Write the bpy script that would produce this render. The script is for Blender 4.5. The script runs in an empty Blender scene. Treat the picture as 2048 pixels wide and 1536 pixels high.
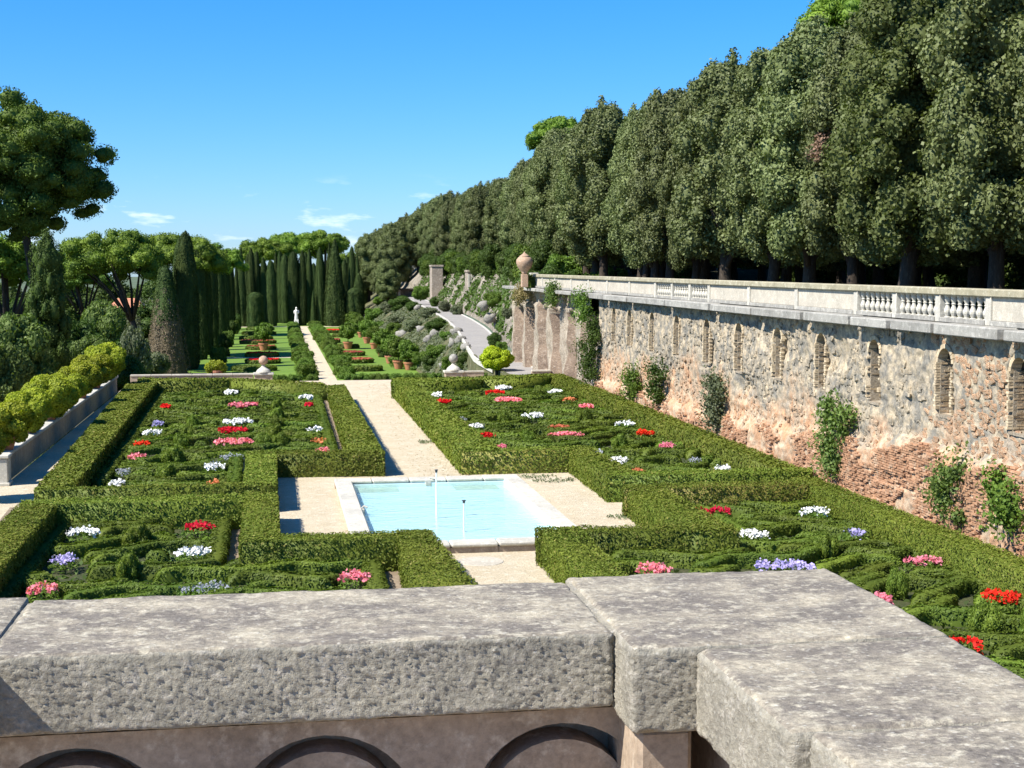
import bpy, math, random
import numpy as np
from mathutils import Matrix, Vector
random.seed(7); RNG = np.random.default_rng(11)
sc = bpy.context.scene
COL = sc.collection
R = math.radians

# ------------------------------------------------------------------ camera
EYE = 8.0                                   # eye height over the parterre gravel
FPX = 2900.0                                # focal length in pixels of the 2048 px wide photograph
a_, b_ = (545 - 1024) / FPX, -(531 - 768) / FPX
ax_y = np.array([a_, b_, 1.0]); ax_y /= np.linalg.norm(ax_y)
ax_z = np.array([0, ax_y[2], -ax_y[1]]); ax_z /= np.linalg.norm(ax_z)
ax_x = np.cross(ax_y, ax_z); ax_x = ax_x if ax_x[0] > 0 else -ax_x
CM = np.array([ax_x, ax_y, ax_z])           # world = CM @ (right, up, forward)
cam = bpy.data.objects.new('camera', bpy.data.cameras.new('camera')); COL.objects.link(cam)
cam.matrix_world = Matrix(((CM[0, 0], CM[0, 1], -CM[0, 2], 0), (CM[1, 0], CM[1, 1], -CM[1, 2], 0), (CM[2, 0], CM[2, 1], -CM[2, 2], EYE), (0, 0, 0, 1)))
cam.data.sensor_width = 36; cam.data.lens = FPX / 2048 * 36
cam.data.clip_start = 0.05; cam.data.clip_end = 12000
sc.camera = cam

# ------------------------------------------------------------------ light
SUN_EL, SUN_DIR = R(48), Vector((-0.935, -0.355, 0))     # direction towards the sun in plan
sc.view_settings.view_transform = 'Standard'; sc.view_settings.look = 'None'
sc.view_settings.gamma = 1.0; sc.view_settings.use_curve_mapping = False
sc.view_settings.exposure = 0.95
w = bpy.data.worlds.new('World'); sc.world = w; w.use_nodes = True
nt = w.node_tree; nt.nodes.clear()
def N(nt, t, **k):
    n = nt.nodes.new(t)
    for a, v in k.items():
        if a == 'inp':
            for i, x in v.items():
                n.inputs[i].default_value = x
        else: setattr(n, a, v)
    return n
sky = N(nt, 'ShaderNodeTexSky', sky_type='NISHITA', sun_disc=False)
sky.sun_elevation = SUN_EL
sky.sun_rotation = math.atan2(SUN_DIR.x, SUN_DIR.y)
sky.altitude = 400; sky.air_density = 1.0; sky.dust_density = 0.25; sky.ozone_density = 3.0
bg = N(nt, 'ShaderNodeBackground'); bg.inputs[1].default_value = 0.10
hs = N(nt, 'ShaderNodeHueSaturation', inp={0: 0.5, 1: 1.15, 2: 1.0})
tc = N(nt, 'ShaderNodeTexCoord')
mp = N(nt, 'ShaderNodeMapping'); mp.inputs['Scale'].default_value = (24, 24, 95); mp.inputs['Location'].default_value = (3.1, 0.4, 0.2)
nz = N(nt, 'ShaderNodeTexNoise', inp={'Scale': 1.0, 'Detail': 7.0, 'Roughness': 0.55})
cr = N(nt, 'ShaderNodeValToRGB'); cr.color_ramp.elements[0].position = 0.55; cr.color_ramp.elements[1].position = 0.68
sx = N(nt, 'ShaderNodeSeparateXYZ')
band = N(nt, 'ShaderNodeValToRGB'); e = band.color_ramp.elements
e[0].position = 0.0; e[0].color = (0.5, 0.5, 0.5, 1); e[1].position = 0.03; e[1].color = (1, 1, 1, 1)
for p_, v in ((0.045, 0.8), (0.062, 0.0)):
    q = e.new(p_); q.color = (v, v, v, 1)
mul = N(nt, 'ShaderNodeMath', operation='MULTIPLY')
mul2 = N(nt, 'ShaderNodeMath', operation='MULTIPLY', inp={1: 0.5})
mix = N(nt, 'ShaderNodeMixRGB'); mix.inputs[2].default_value = (7.2, 7.6, 8.4, 1)
out = N(nt, 'ShaderNodeOutputWorld')
L = nt.links.new
L(tc.outputs['Generated'], mp.inputs[0]); L(mp.outputs[0], nz.inputs['Vector']); L(nz.outputs[0], cr.inputs[0])
L(tc.outputs['Generated'], sx.inputs[0]); L(sx.outputs[2], band.inputs[0])
L(cr.outputs[0], mul.inputs[0]); L(band.outputs[0], mul.inputs[1]); L(mul.outputs[0], mul2.inputs[0]); L(mul2.outputs[0], mix.inputs[0])
tint = N(nt, 'ShaderNodeValToRGB'); te = tint.color_ramp.elements; te[0].position = 0.0; te[0].color = (.47, .64, .97, 1); te[1].position = .22; te[1].color = (.48, .745, 1.02, 1)
tm = N(nt, 'ShaderNodeMixRGB', blend_type='MULTIPLY', inp={0: 1.0}); L(sx.outputs[2], tint.inputs[0]); L(sky.outputs[0], tm.inputs[1]); L(tint.outputs[0], tm.inputs[2])
L(tm.outputs[0], hs.inputs['Color']); L(hs.outputs[0], mix.inputs[1]); L(mix.outputs[0], bg.inputs[0]); L(bg.outputs[0], out.inputs[0])
sl = bpy.data.lights.new('sun', 'SUN'); sl.energy = 5.0; sl.angle = R(0.53); sl.color = (1.0, 0.95, 0.86)
so = bpy.data.objects.new('sun', sl); COL.objects.link(so)
sv = Vector((SUN_DIR.x * math.cos(SUN_EL), SUN_DIR.y * math.cos(SUN_EL), math.sin(SUN_EL)))
so.rotation_euler = sv.to_track_quat('Z', 'Y').to_euler(); so.location = (-40, -20, 60)

# ------------------------------------------------------------------ survey helpers (sight line -> point on a level, a wall plane, a distance)
def ray(px, py): return CM @ np.array([(px - 1024) / FPX, -(py - 768) / FPX, 1.0])
def gp(px, py, z=0.0):
    r = ray(px, py); t = (z - EYE) / r[2]; return (r[0] * t, r[1] * t)
def atY(px, py, Y):
    r = ray(px, py); t = Y / r[1]; return (r[0] * t, Y, EYE + r[2] * t)
def onX(px, py, X):
    r = ray(px, py); t = X / r[0]; return (X, r[1] * t, EYE + r[2] * t)

# ------------------------------------------------------------------ numpy noise
_perm = np.random.default_rng(3).permutation(256); _perm = np.concatenate([_perm, _perm, _perm])
_grad = np.random.default_rng(5).normal(size=(256, 3)); _grad /= np.linalg.norm(_grad, axis=1)[:, None]
def noise3(p):
    p = np.asarray(p, float); i = np.floor(p).astype(int); f = p - i; i &= 255
    u = f * f * f * (f * (f * 6 - 15) + 10); res = 0
    for dx in (0, 1):
        for dy in (0, 1):
            for dz in (0, 1):
                h = _perm[_perm[_perm[i[:, 0] + dx] + i[:, 1] + dy] + i[:, 2] + dz]
                d = f - np.array([dx, dy, dz]); dot = (d * _grad[h]).sum(1)
                wgt = (u[:, 0] if dx else 1 - u[:, 0]) * (u[:, 1] if dy else 1 - u[:, 1]) * (u[:, 2] if dz else 1 - u[:, 2])
                res = res + wgt * dot
    return res * 1.6
def fbm(p, o=4):
    r = 0; a = 1.0
    for k in range(o): r = r + a * noise3(p * 2 ** k + 17.3 * k); a *= .5
    return r

# ------------------------------------------------------------------ mesh building
def mesh_from(name, V, F, mats=(), mi=None, smooth=False):
    V = np.asarray(V, np.float32).reshape(-1, 3)
    me = bpy.data.meshes.new(name)
    if isinstance(F, np.ndarray) and F.ndim == 2:
        k = F.shape[1]; me.vertices.add(len(V)); me.vertices.foreach_set('co', V.ravel())
        me.loops.add(F.size); me.loops.foreach_set('vertex_index', F.ravel().astype(np.int32))
        me.polygons.add(len(F)); me.polygons.foreach_set('loop_start', np.arange(0, F.size, k, dtype=np.int32))
        me.update(calc_edges=True)
    else:
        me.from_pydata(V.tolist(), [], [tuple(int(i) for i in f) for f in F]); me.update()
    for m in mats: me.materials.append(m)
    if mi is not None: me.polygons.foreach_set('material_index', np.asarray(mi, np.int32))
    if smooth: me.polygons.foreach_set('use_smooth', np.ones(len(me.polygons), bool))
    return me
class MB:
    """collects polygons of several materials into one mesh"""
    def __init__(s): s.V = []; s.F = []; s.M = []; s.n = 0
    def add(s, V, F, m=0):
        V = np.asarray(V, float).reshape(-1, 3); s.V.append(V)
        s.F += [tuple(int(i) + s.n for i in f) for f in F]; s.M += [m] * len(F); s.n += len(V)
    def box(s, x0, x1, y0, y1, z0, z1, m=0, j=0.0):
        V = np.array([(x, y, z) for z in (z0, z1) for y in (y0, y1) for x in (x0, x1)], float)
        if j: V += RNG.uniform(-j, j, V.shape)
        s.add(V, [(0, 2, 3, 1), (4, 5, 7, 6), (0, 1, 5, 4), (2, 6, 7, 3), (0, 4, 6, 2), (1, 3, 7, 5)], m)
    def bbox(s, x0, x1, y0, y1, z0, z1, c=.02, m=0):
        """box with bevelled edges"""
        X = [x0, x1]; Y = [y0, y1]; Z = [z0, z1]; V = []; idx = {}
        for i in (0, 1):
            for j in (0, 1):
                for k in (0, 1):
                    for a in range(3):
                        p = [X[i], Y[j], Z[k]]; sg = [1 - 2 * i, 1 - 2 * j, 1 - 2 * k]
                        for b in range(3):
                            if b != a: p[b] += sg[b] * c
                        idx[(i, j, k, a)] = len(V); V.append(p)
        F = []
        for a in range(3):
            b, cc = [(1, 2), (2, 0), (0, 1)][a]
            for sd in (0, 1):
                q = []
                for (u, v) in ((0, 0), (1, 0), (1, 1), (0, 1)):
                    t = [0, 0, 0]; t[a] = sd; t[b] = u; t[cc] = v; q.append(idx[(*t, a)])
                F.append(q if sd else q[::-1])
            for u in (0, 1):
                for v in (0, 1):
                    t0 = [0, 0, 0]; t0[b] = u; t0[cc] = v; t1 = list(t0); t1[a] = 1
                    q = [idx[(*t0, b)], idx[(*t1, b)], idx[(*t1, cc)], idx[(*t0, cc)]]
                    F.append(q if (u ^ v) else q[::-1])
        for i in (0, 1):
            for j in (0, 1):
                for k in (0, 1):
                    q = [idx[(i, j, k, a)] for a in range(3)]
                    F.append(q if (i + j + k) % 2 else q[::-1])
        s.add(V, F, m)
    def lathe(s, prof, n=16, c=(0, 0, 0), m=0, jit=0.0):
        V = []; F = []
        for (r, z) in prof:
            for k in range(n):
                t = 2 * math.pi * k / n; V.append((c[0] + r * math.cos(t), c[1] + r * math.sin(t), c[2] + z))
        for i in range(len(prof) - 1):
            for k in range(n):
                F.append((i * n + k, i * n + (k + 1) % n, (i + 1) * n + (k + 1) % n, (i + 1) * n + k))
        F.append(tuple(range(n))[::-1]); F.append(tuple((len(prof) - 1) * n + k for k in range(n)))
        V = np.array(V)
        if jit: V = V + RNG.uniform(-jit, jit, V.shape)
        s.add(V, F, m)
    def tube(s, pts, rad, n=8, m=0):
        pts = [Vector(p) for p in pts]; V = []; F = []
        for i, p in enumerate(pts):
            d = (pts[min(i + 1, len(pts) - 1)] - pts[max(i - 1, 0)]).normalized()
            u = d.orthogonal().normalized() if i == 0 else (u - d * u.dot(d)).normalized()
            v = d.cross(u); r = rad[i] if hasattr(rad, '__len__') else rad
            for k in range(n):
                t = 2 * math.pi * k / n; V.append(p + u * (r * math.cos(t)) + v * (r * math.sin(t)))
        for i in range(len(pts) - 1):
            for k in range(n): F.append((i * n + k, i * n + (k + 1) % n, (i + 1) * n + (k + 1) % n, (i + 1) * n + k))
        F.append(tuple(range(n))[::-1]); F.append(tuple((len(pts) - 1) * n + k for k in range(n)))
        s.add([tuple(v) for v in V], F, m)
    def mesh(s, name, mats, off=(0, 0, 0), smooth=False):
        V = np.vstack(s.V) - np.array(off); return mesh_from(name, V, s.F, mats, s.M, smooth)
def link(name, me, parent=None, loc=(0, 0, 0)):
    o = bpy.data.objects.new(name, me); COL.objects.link(o); o.location = loc
    if parent: o.parent = parent
    return o
def tag(o, label=None, cat=None, group=None, kind=None):
    if label: o['label'] = label
    if cat: o['category'] = cat
    if group: o['group'] = group
    if kind: o['kind'] = kind
    return o
def thing(name, loc, label, cat, group=None):
    o = bpy.data.objects.new(name, None); COL.objects.link(o); o.location = loc; o.empty_display_size = .3
    return tag(o, label, cat, group)
def struct(name, me): return tag(link(name, me), kind='structure')
def dup(root, loc, rz=0, s=1, label=None, group=None):
    r = root.copy(); COL.objects.link(r); r.location = loc; r.rotation_euler = (0, 0, rz)
    r.scale = s if hasattr(s, '__len__') else (s, s, s)
    if label: r['label'] = label
    if group: r['group'] = group
    for ch in list(root.children):
        c = ch.copy(); COL.objects.link(c); c.parent = r
        for g_ in ch.children:
            d = g_.copy(); COL.objects.link(d); d.parent = c
    return r
def place(root, loc, rz=0, s=1):
    root.location = loc; root.rotation_euler = (0, 0, rz); root.scale = s if hasattr(s, '__len__') else (s, s, s); return root
ORD = ['first', 'second', 'third', 'fourth', 'fifth', 'sixth', 'seventh', 'eighth', 'ninth', 'tenth', 'eleventh', 'twelfth', 'thirteenth', 'fourteenth', 'fifteenth', 'sixteenth', 'seventeenth', 'eighteenth', 'nineteenth', 'twentieth']
TENS = {2: 'twenty', 3: 'thirty', 4: 'forty', 5: 'fifty', 6: 'sixty'}
def nth(i):
    if i < 20: return ORD[i]
    t, u = divmod(i + 1, 10)
    return (TENS[t][:-1] + 'ieth') if u == 0 else TENS[t] + '-' + ORD[u - 1]

# ------------------------------------------------------------------ leaf cards
def cards(P, Nn, size, tilt=.6, off=0.0, asp=.55, vert=0.0):
    """diamond leaf faces at points P, facing about Nn"""
    n = len(P); P = np.asarray(P, float); Nn = np.asarray(Nn, float)
    nn = Nn + RNG.normal(size=(n, 3)) * tilt; nn /= np.linalg.norm(nn, axis=1)[:, None]
    u = RNG.normal(size=(n, 3)); u[:, 2] += vert; u -= nn * (u * nn).sum(1)[:, None]; u /= np.linalg.norm(u, axis=1)[:, None]
    v = np.cross(nn, u); sz = (size * RNG.uniform(.65, 1.35, n))[:, None] if np.ndim(size) == 0 else (size * RNG.uniform(.65, 1.35, n))[:, None]
    c = P + Nn * (RNG.uniform(-1, 1, n) * off)[:, None]
    V = np.empty((n, 4, 3)); V[:, 0] = c - u * sz * .5; V[:, 1] = c - v * sz * .5 * asp + nn * sz * .06; V[:, 2] = c + u * sz * .5; V[:, 3] = c + v * sz * .5 * asp + nn * sz * .06
    return V.reshape(-1, 3), np.arange(4 * n, dtype=np.int64).reshape(n, 4)
ICO = None
def ico():
    global ICO
    if ICO is None:
        import bmesh
        bm = bmesh.new(); bmesh.ops.create_icosphere(bm, subdivisions=2, radius=1)
        ICO = (np.array([v.co[:] for v in bm.verts]), np.array([[v.index for v in f.verts] for f in bm.faces])); bm.free()
    return ICO
def blob_crown(name, blobs, n, size, mat, core=.74, tilt=.6, off=.06, vert=0.0, up=0.0, asp=.7, cut=.84):
    """blobs: (x,y,z,rx,ry,rz) -> n leaf cards through the shells of the lumps + a low core of foliage"""
    B = np.array(blobs, float); A = (B[:, 3] * B[:, 4] + B[:, 4] * B[:, 5] + B[:, 3] * B[:, 5]); pr = A / A.sum()
    Ps, Ns = [], []; got = 0
    for _ in range(8):
        m_ = int(n * 1.2); idx = RNG.choice(len(B), m_, p=pr); d = RNG.normal(size=(m_, 3)); d[:, 2] += up; d /= np.linalg.norm(d, axis=1)[:, None]
        rad = 1 - np.abs(RNG.normal(size=m_)) * .10
        P = B[idx, :3] + d * B[idx, 3:6] * rad[:, None]; nn = d / B[idx, 3:6]; nn /= np.linalg.norm(nn, axis=1)[:, None]
        keep = np.ones(m_, bool)
        for k in range(len(B)):
            q = ((P - B[k, :3]) / B[k, 3:6]); ins = (q * q).sum(1) < cut * cut; ins &= idx != k; keep &= ~ins
        Ps.append(P[keep]); Ns.append(nn[keep]); got += keep.sum()
        if got >= n: break
    P = np.vstack(Ps)[:n]; nn = np.vstack(Ns)[:n]; P = P + nn * (noise3(P * 1.7) * off * 1.5)[:, None]
    V, F = cards(P, nn, size, tilt, off, asp, vert)
    Vs = [V]; T = []; iv, jf = ico(); base = len(V)
    for b in B:
        q = b[:3] + iv * b[3:6] * core; q = q + noise3(q * 3.1)[:, None] * iv * .3 * b[3:6]; T.append(jf + base); base += len(iv); Vs.append(q)
    T = np.vstack(T); V = np.vstack(Vs)
    me = bpy.data.meshes.new(name); me.vertices.add(len(V)); me.vertices.foreach_set('co', V.astype(np.float32).ravel())
    li = np.concatenate([F.ravel(), T.ravel()]).astype(np.int32); me.loops.add(len(li)); me.loops.foreach_set('vertex_index', li)
    ls = np.concatenate([np.arange(0, F.size, 4), F.size + np.arange(0, T.size, 3)]).astype(np.int32)
    me.polygons.add(len(ls)); me.polygons.foreach_set('loop_start', ls); me.update(calc_edges=True)
    me.materials.append(mat); return me

# ------------------------------------------------------------------ materials
def newmat(name):
    m = bpy.data.materials.new(name); m.use_nodes = True; t = m.node_tree; t.nodes.clear()
    o = N(t, 'ShaderNodeOutputMaterial'); return m, t, o
def rgb(c): return (c[0], c[1], c[2], 1)
def leafmat(name, c1, c2, c3=None, transl=.25, noise=.35, gloss=.012, mixs=(0.0, 1.0)):
    m, t, o = newmat(name); L = t.links.new
    g_ = N(t, 'ShaderNodeNewGeometry'); oi = N(t, 'ShaderNodeObjectInfo')
    nz = N(t, 'ShaderNodeTexNoise', inp={'Scale': noise, 'Detail': 3.0}); tcn = N(t, 'ShaderNodeTexCoord'); L(tcn.outputs['Object'], nz.inputs['Vector'])
    r1 = N(t, 'ShaderNodeMapRange', inp={1: .35, 2: .65, 3: 0, 4: 1}); L(nz.outputs[0], r1.inputs[0])
    a = N(t, 'ShaderNodeMath', operation='MULTIPLY', inp={1: .5}); L(r1.outputs[0], a.inputs[0])
    b = N(t, 'ShaderNodeMath', operation='MULTIPLY_ADD', inp={1: .5}); L(g_.outputs['Random Per Island'], b.inputs[0]); L(a.outputs[0], b.inputs[2])
    mx = N(t, 'ShaderNodeMixRGB'); mx.inputs[1].default_value = rgb(c1); mx.inputs[2].default_value = rgb(c2); L(b.outputs[0], mx.inputs[0])
    col = mx.outputs[0]
    if c3 is not None:
        m2 = N(t, 'ShaderNodeMixRGB'); m2.inputs[2].default_value = rgb(c3)
        th = N(t, 'ShaderNodeMapRange', inp={1: .88, 2: .97, 3: 0, 4: .8}); L(g_.outputs['Random Per Island'], th.inputs[0]); L(th.outputs[0], m2.inputs[0]); L(col, m2.inputs[1]); col = m2.outputs[0]
    hv = N(t, 'ShaderNodeHueSaturation'); vr = N(t, 'ShaderNodeMapRange', inp={1: 0, 2: 1, 3: .78, 4: 1.2}); L(oi.outputs['Random'], vr.inputs[0]); L(vr.outputs[0], hv.inputs['Value'])
    hr = N(t, 'ShaderNodeMapRange', inp={1: 0, 2: 1, 3: .489, 4: .508}); L(oi.outputs['Random'], hr.inputs[0]); L(hr.outputs[0], hv.inputs['Hue']); L(col, hv.inputs['Color'])
    d = N(t, 'ShaderNodeBsdfDiffuse'); tr = N(t, 'ShaderNodeBsdfTranslucent'); gl = N(t, 'ShaderNodeBsdfGlossy', inp={'Roughness': .6}); gl.inputs[0].default_value = (1, 1, 1, 1)
    tcx = N(t, 'ShaderNodeMixRGB', blend_type='MULTIPLY', inp={0: 1.0}); tcx.inputs[2].default_value = (1.3, 1.5, .5, 1); L(hv.outputs[0], tcx.inputs[1])
    L(hv.outputs[0], d.inputs[0]); L(tcx.outputs[0], tr.inputs[0])
    s1 = N(t, 'ShaderNodeMixShader', inp={0: transl}); L(d.outputs[0], s1.inputs[1]); L(tr.outputs[0], s1.inputs[2])
    s2 = N(t, 'ShaderNodeMixShader', inp={0: gloss}); L(s1.outputs[0], s2.inputs[1]); L(gl.outputs[0], s2.inputs[2]); L(s2.outputs[0], o.inputs[0])
    return m
def stonemat(name, cols, scale=3.0, fine=60.0, bump=.3, bd=.01, rough=.9, patch=.5, spec=None, spec_amt=.3, coord='Object', island=0.0, hue_by_obj=0.0, stretch=(1, 1, 1), fr=(.72, 1.22)):
    """mottled stone: cols = (base, darker stain, lighter crust)"""
    m, t, o = newmat(name); L = t.links.new
    tcn = N(t, 'ShaderNodeTexCoord'); mp = N(t, 'ShaderNodeMapping'); mp.inputs['Scale'].default_value = stretch; L(tcn.outputs[coord], mp.inputs[0]); vec = mp.outputs[0]
    n1 = N(t, 'ShaderNodeTexNoise', inp={'Scale': scale, 'Detail': 8.0, 'Roughness': .65}); L(vec, n1.inputs['Vector'])
    n2 = N(t, 'ShaderNodeTexNoise', inp={'Scale': scale * 4.3, 'Detail': 6.0, 'Roughness': .7}); L(vec, n2.inputs['Vector'])
    n3 = N(t, 'ShaderNodeTexNoise', inp={'Scale': fine, 'Detail': 5.0, 'Roughness': .75}); L(vec, n3.inputs['Vector'])
    r1 = N(t, 'ShaderNodeMapRange', inp={1: .5 - .16, 2: .5 + .12, 3: 0, 4: patch * 2}); L(n1.outputs[0], r1.inputs[0])
    m1 = N(t, 'ShaderNodeMixRGB'); m1.use_clamp = True; m1.inputs[1].default_value = rgb(cols[0]); m1.inputs[2].default_value = rgb(cols[1]); L(r1.outputs[0], m1.inputs[0])
    r2 = N(t, 'ShaderNodeMapRange', inp={1: .52, 2: .64, 3: 0, 4: .85}); L(n2.outputs[0], r2.inputs[0])
    m2 = N(t, 'ShaderNodeMixRGB'); m2.inputs[2].default_value = rgb(cols[2]); L(r2.outputs[0], m2.inputs[0]); L(m1.outputs[0], m2.inputs[1])
    r3 = N(t, 'ShaderNodeMapRange', inp={1: .3, 2: .7, 3: fr[0], 4: fr[1]}); L(n3.outputs[0], r3.inputs[0])
    m3 = N(t, 'ShaderNodeMixRGB', blend_type='MULTIPLY', inp={0: 1.0}); L(m2.outputs[0], m3.inputs[1]); L(r3.outputs[0], m3.inputs[2]); col = m3.outputs[0]
    if island or hue_by_obj:
        g_ = N(t, 'ShaderNodeNewGeometry'); oi = N(t, 'ShaderNodeObjectInfo'); ad = N(t, 'ShaderNodeMath', operation='ADD'); fr = N(t, 'ShaderNodeMath', operation='FRACT')
        L(g_.outputs['Random Per Island'], ad.inputs[0]); L(oi.outputs['Random'], ad.inputs[1]); L(ad.outputs[0], fr.inputs[0])
        vr = N(t, 'ShaderNodeMapRange', inp={1: 0, 2: 1, 3: 1 - island, 4: 1 + island}); L(fr.outputs[0], vr.inputs[0])
        m4 = N(t, 'ShaderNodeMixRGB', blend_type='MULTIPLY', inp={0: 1.0}); L(col, m4.inputs[1]); L(vr.outputs[0], m4.inputs[2]); col = m4.outputs[0]
    if spec is not None:
        vo = N(t, 'ShaderNodeTexVoronoi', inp={'Scale': fine * .7}); L(vec, vo.inputs['Vector'])
        rs = N(t, 'ShaderNodeMapRange', inp={1: .12, 2: .22, 3: spec_amt, 4: 0}); L(vo.outputs['Distance'], rs.inputs[0])
        m5 = N(t, 'ShaderNodeMixRGB'); m5.inputs[2].default_value = rgb(spec); L(rs.outputs[0], m5.inputs[0]); L(col, m5.inputs[1]); col = m5.outputs[0]
    p = N(t, 'ShaderNodeBsdfPrincipled', inp={'Roughness': rough}); p.inputs['Specular IOR Level'].default_value = .25; L(col, p.inputs['Base Color'])
    bp = N(t, 'ShaderNodeBump', inp={'Strength': bump, 'Distance': bd}); hm = N(t, 'ShaderNodeMath', operation='MULTIPLY_ADD', inp={1: .6}); L(n2.outputs[0], hm.inputs[0]); L(n3.outputs[0], hm.inputs[2]); L(hm.outputs[0], bp.inputs['Height']); L(bp.outputs[0], p.inputs['Normal'])
    L(p.outputs[0], o.inputs[0]); return m
def plain(name, c, rough=.7, var=.12, scale=6.0, metal=0.0):
    m, t, o = newmat(name); L = t.links.new
    tcn = N(t, 'ShaderNodeTexCoord'); n1 = N(t, 'ShaderNodeTexNoise', inp={'Scale': scale, 'Detail': 6.0}); L(tcn.outputs['Object'], n1.inputs['Vector'])
    r = N(t, 'ShaderNodeMapRange', inp={1: .3, 2: .7, 3: 1 - var, 4: 1 + var}); L(n1.outputs[0], r.inputs[0])
    mx = N(t, 'ShaderNodeMixRGB', blend_type='MULTIPLY', inp={0: 1.0}); mx.inputs[1].default_value = rgb(c); L(r.outputs[0], mx.inputs[2])
    p = N(t, 'ShaderNodeBsdfPrincipled', inp={'Roughness': rough, 'Metallic': metal}); L(mx.outputs[0], p.inputs['Base Color'])
    bp = N(t, 'ShaderNodeBump', inp={'Strength': .2, 'Distance': .01}); L(n1.outputs[0], bp.inputs['Height']); L(bp.outputs[0], p.inputs['Normal'])
    L(p.outputs[0], o.inputs[0]); return m

M = {}
M['hedge'] = leafmat('hedge leaves', (.075, .112, .013), (.165, .195, .028), (.22, .19, .05), noise=.5, transl=.12)
M['box'] = leafmat('box leaves', (.050, .086, .012), (.135, .175, .024), noise=.6)
M['box2'] = leafmat('bright box leaves', (.075, .125, .015), (.165, .22, .028), noise=.9)
M['oak'] = leafmat('holm oak leaves', (.070, .090, .026), (.17, .20, .072), noise=.3, transl=.12, gloss=.02)
M['oak2'] = leafmat('yellowing oak leaves', (.065, .088, .024), (.14, .17, .055), noise=.3, transl=.2)
M['dead'] = leafmat('dead brown leaves', (.20, .13, .08), (.34, .23, .15), noise=1.0, transl=.1)
M['cyp'] = leafmat('clipped cypress leaves', (.022, .042, .014), (.075, .105, .03), noise=.5, transl=.08, gloss=.005)
M['cypd'] = leafmat('dry cypress twigs', (.085, .065, .04), (.16, .125, .075), noise=.7, transl=.05, gloss=.02)
M['cypw'] = leafmat('dark cypress sprays', (.028, .052, .008), (.07, .105, .02), noise=.6, transl=.06)
M['pine'] = leafmat('pine needles', (.065, .12, .016), (.175, .25, .03), noise=.5, transl=.2)
M['pined'] = leafmat('dark pine needles', (.045, .095, .012), (.125, .19, .03), noise=.5, transl=.15)
M['bush'] = leafmat('shrub leaves', (.06, .11, .018), (.155, .235, .035), noise=.8)
M['bushd'] = leafmat('dark shrub leaves', (.03, .06, .010), (.085, .13, .025), noise=.8)
M['olive'] = leafmat('grey olive leaves', (.08, .10, .05), (.17, .19, .11), noise=.8)
M['cedar'] = leafmat('pale conifer sprays', (.055, .09, .018), (.15, .19, .05), noise=.8)
M['gold'] = leafmat('golden shrub leaves', (.22, .28, .012), (.42, .47, .02), noise=1.2, transl=.3)
M['gold2'] = leafmat('yellow green shrub leaves', (.16, .20, .02), (.37, .40, .03), noise=1.2, transl=.3)
M['ivy'] = leafmat('creeper leaves', (.07, .13, .03), (.20, .29, .07), noise=1.0, transl=.3)
M['litter'] = leafmat('brown clippings', (.20, .13, .07), (.38, .28, .17), noise=1.0)
M['dry'] = leafmat('dry grass', (.18, .14, .06), (.30, .24, .12), noise=1.0)
for k, c in dict(white=((.60, .60, .42), (.80, .80, .62)), red=((.50, .010, .012), (.72, .02, .03)), pink=((.62, .10, .16), (.85, .36, .42)),
                 purple=((.28, .24, .55), (.48, .44, .75)), lilac=((.28, .29, .36), (.42, .43, .50)), orange=((.50, .13, .06), (.64, .24, .12)), bedred=((.28, .07, .045), (.42, .13, .08))).items():
    M[k] = leafmat(k + ' petals', *c, noise=2.0, transl=.3, gloss=.005)
M['lawn'] = stonemat('lawn grass', ((.105, .19, .022), (.14, .23, .03), (.12, .16, .03)), scale=.35, fine=25, bump=.5, bd=.03, patch=.5)
M['lawn'].node_tree.nodes
M['gravel'] = stonemat('cream gravel', ((.56, .48, .345), (.48, .40, .275), (.62, .56, .43)), scale=.8, fine=16, bump=1.0, bd=.04, patch=.5, spec=(.36, .28, .18), spec_amt=.75, fr=(.66, 1.25))
M['soil'] = stonemat('bare soil', ((.26, .20, .145), (.20, .15, .10), (.32, .26, .19)), scale=1.2, fine=40, bump=.6, bd=.02)
M['bedsoil'] = stonemat('planted ground', ((.06, .065, .025), (.035, .05, .014), (.11, .09, .055)), scale=3.5, fine=30, bump=.6, bd=.03)
M['cope'] = stonemat('weathered travertine coping', ((.405, .352, .258), (.185, .160, .130), (.48, .43, .325)), scale=7, fine=75, bump=1.0, bd=.006, patch=.6, spec=(.58, .55, .47), spec_amt=.45, stretch=(.8, 1, 1.2), fr=(.55, 1.4))
M['cope_face'] = stonemat('rough tooled stone', ((.37, .335, .26), (.25, .23, .185), (.43, .39, .32)), scale=6, fine=70, bump=1.0, bd=.01, patch=.4, spec=(.6, .58, .52), spec_amt=.25)
M['render'] = stonemat('old plaster panel', ((.40, .31, .225), (.28, .215, .155), (.46, .38, .29)), scale=4, fine=50, bump=.4, bd=.004, patch=.5)
M['pale'] = stonemat('pale stone', ((.52, .49, .41), (.38, .36, .31), (.60, .57, .49)), scale=1.6, fine=30, bump=.4, bd=.01, patch=.45, island=.05)
M['panel'] = stonemat('cream plaster panel', ((.49, .44, .355), (.38, .345, .28), (.54, .50, .41)), scale=1.1, fine=20, bump=.15, bd=.01, patch=.45)
M['cornice'] = stonemat('grey cornice stone', ((.35, .335, .295), (.23, .22, .195), (.45, .43, .375)), scale=1.4, fine=28, bump=.5, bd=.01, island=.12)
M['rail'] = stonemat('lichened rail stone', ((.38, .34, .235), (.25, .225, .15), (.46, .43, .32)), scale=1.1, fine=28, bump=.4, bd=.01, island=.08)
M['tufa'] = stonemat('tufa rock', ((.40, .33, .26), (.26, .21, .165), (.52, .46, .38)), scale=.7, fine=9, bump=1.0, bd=.08, patch=.5)
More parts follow.
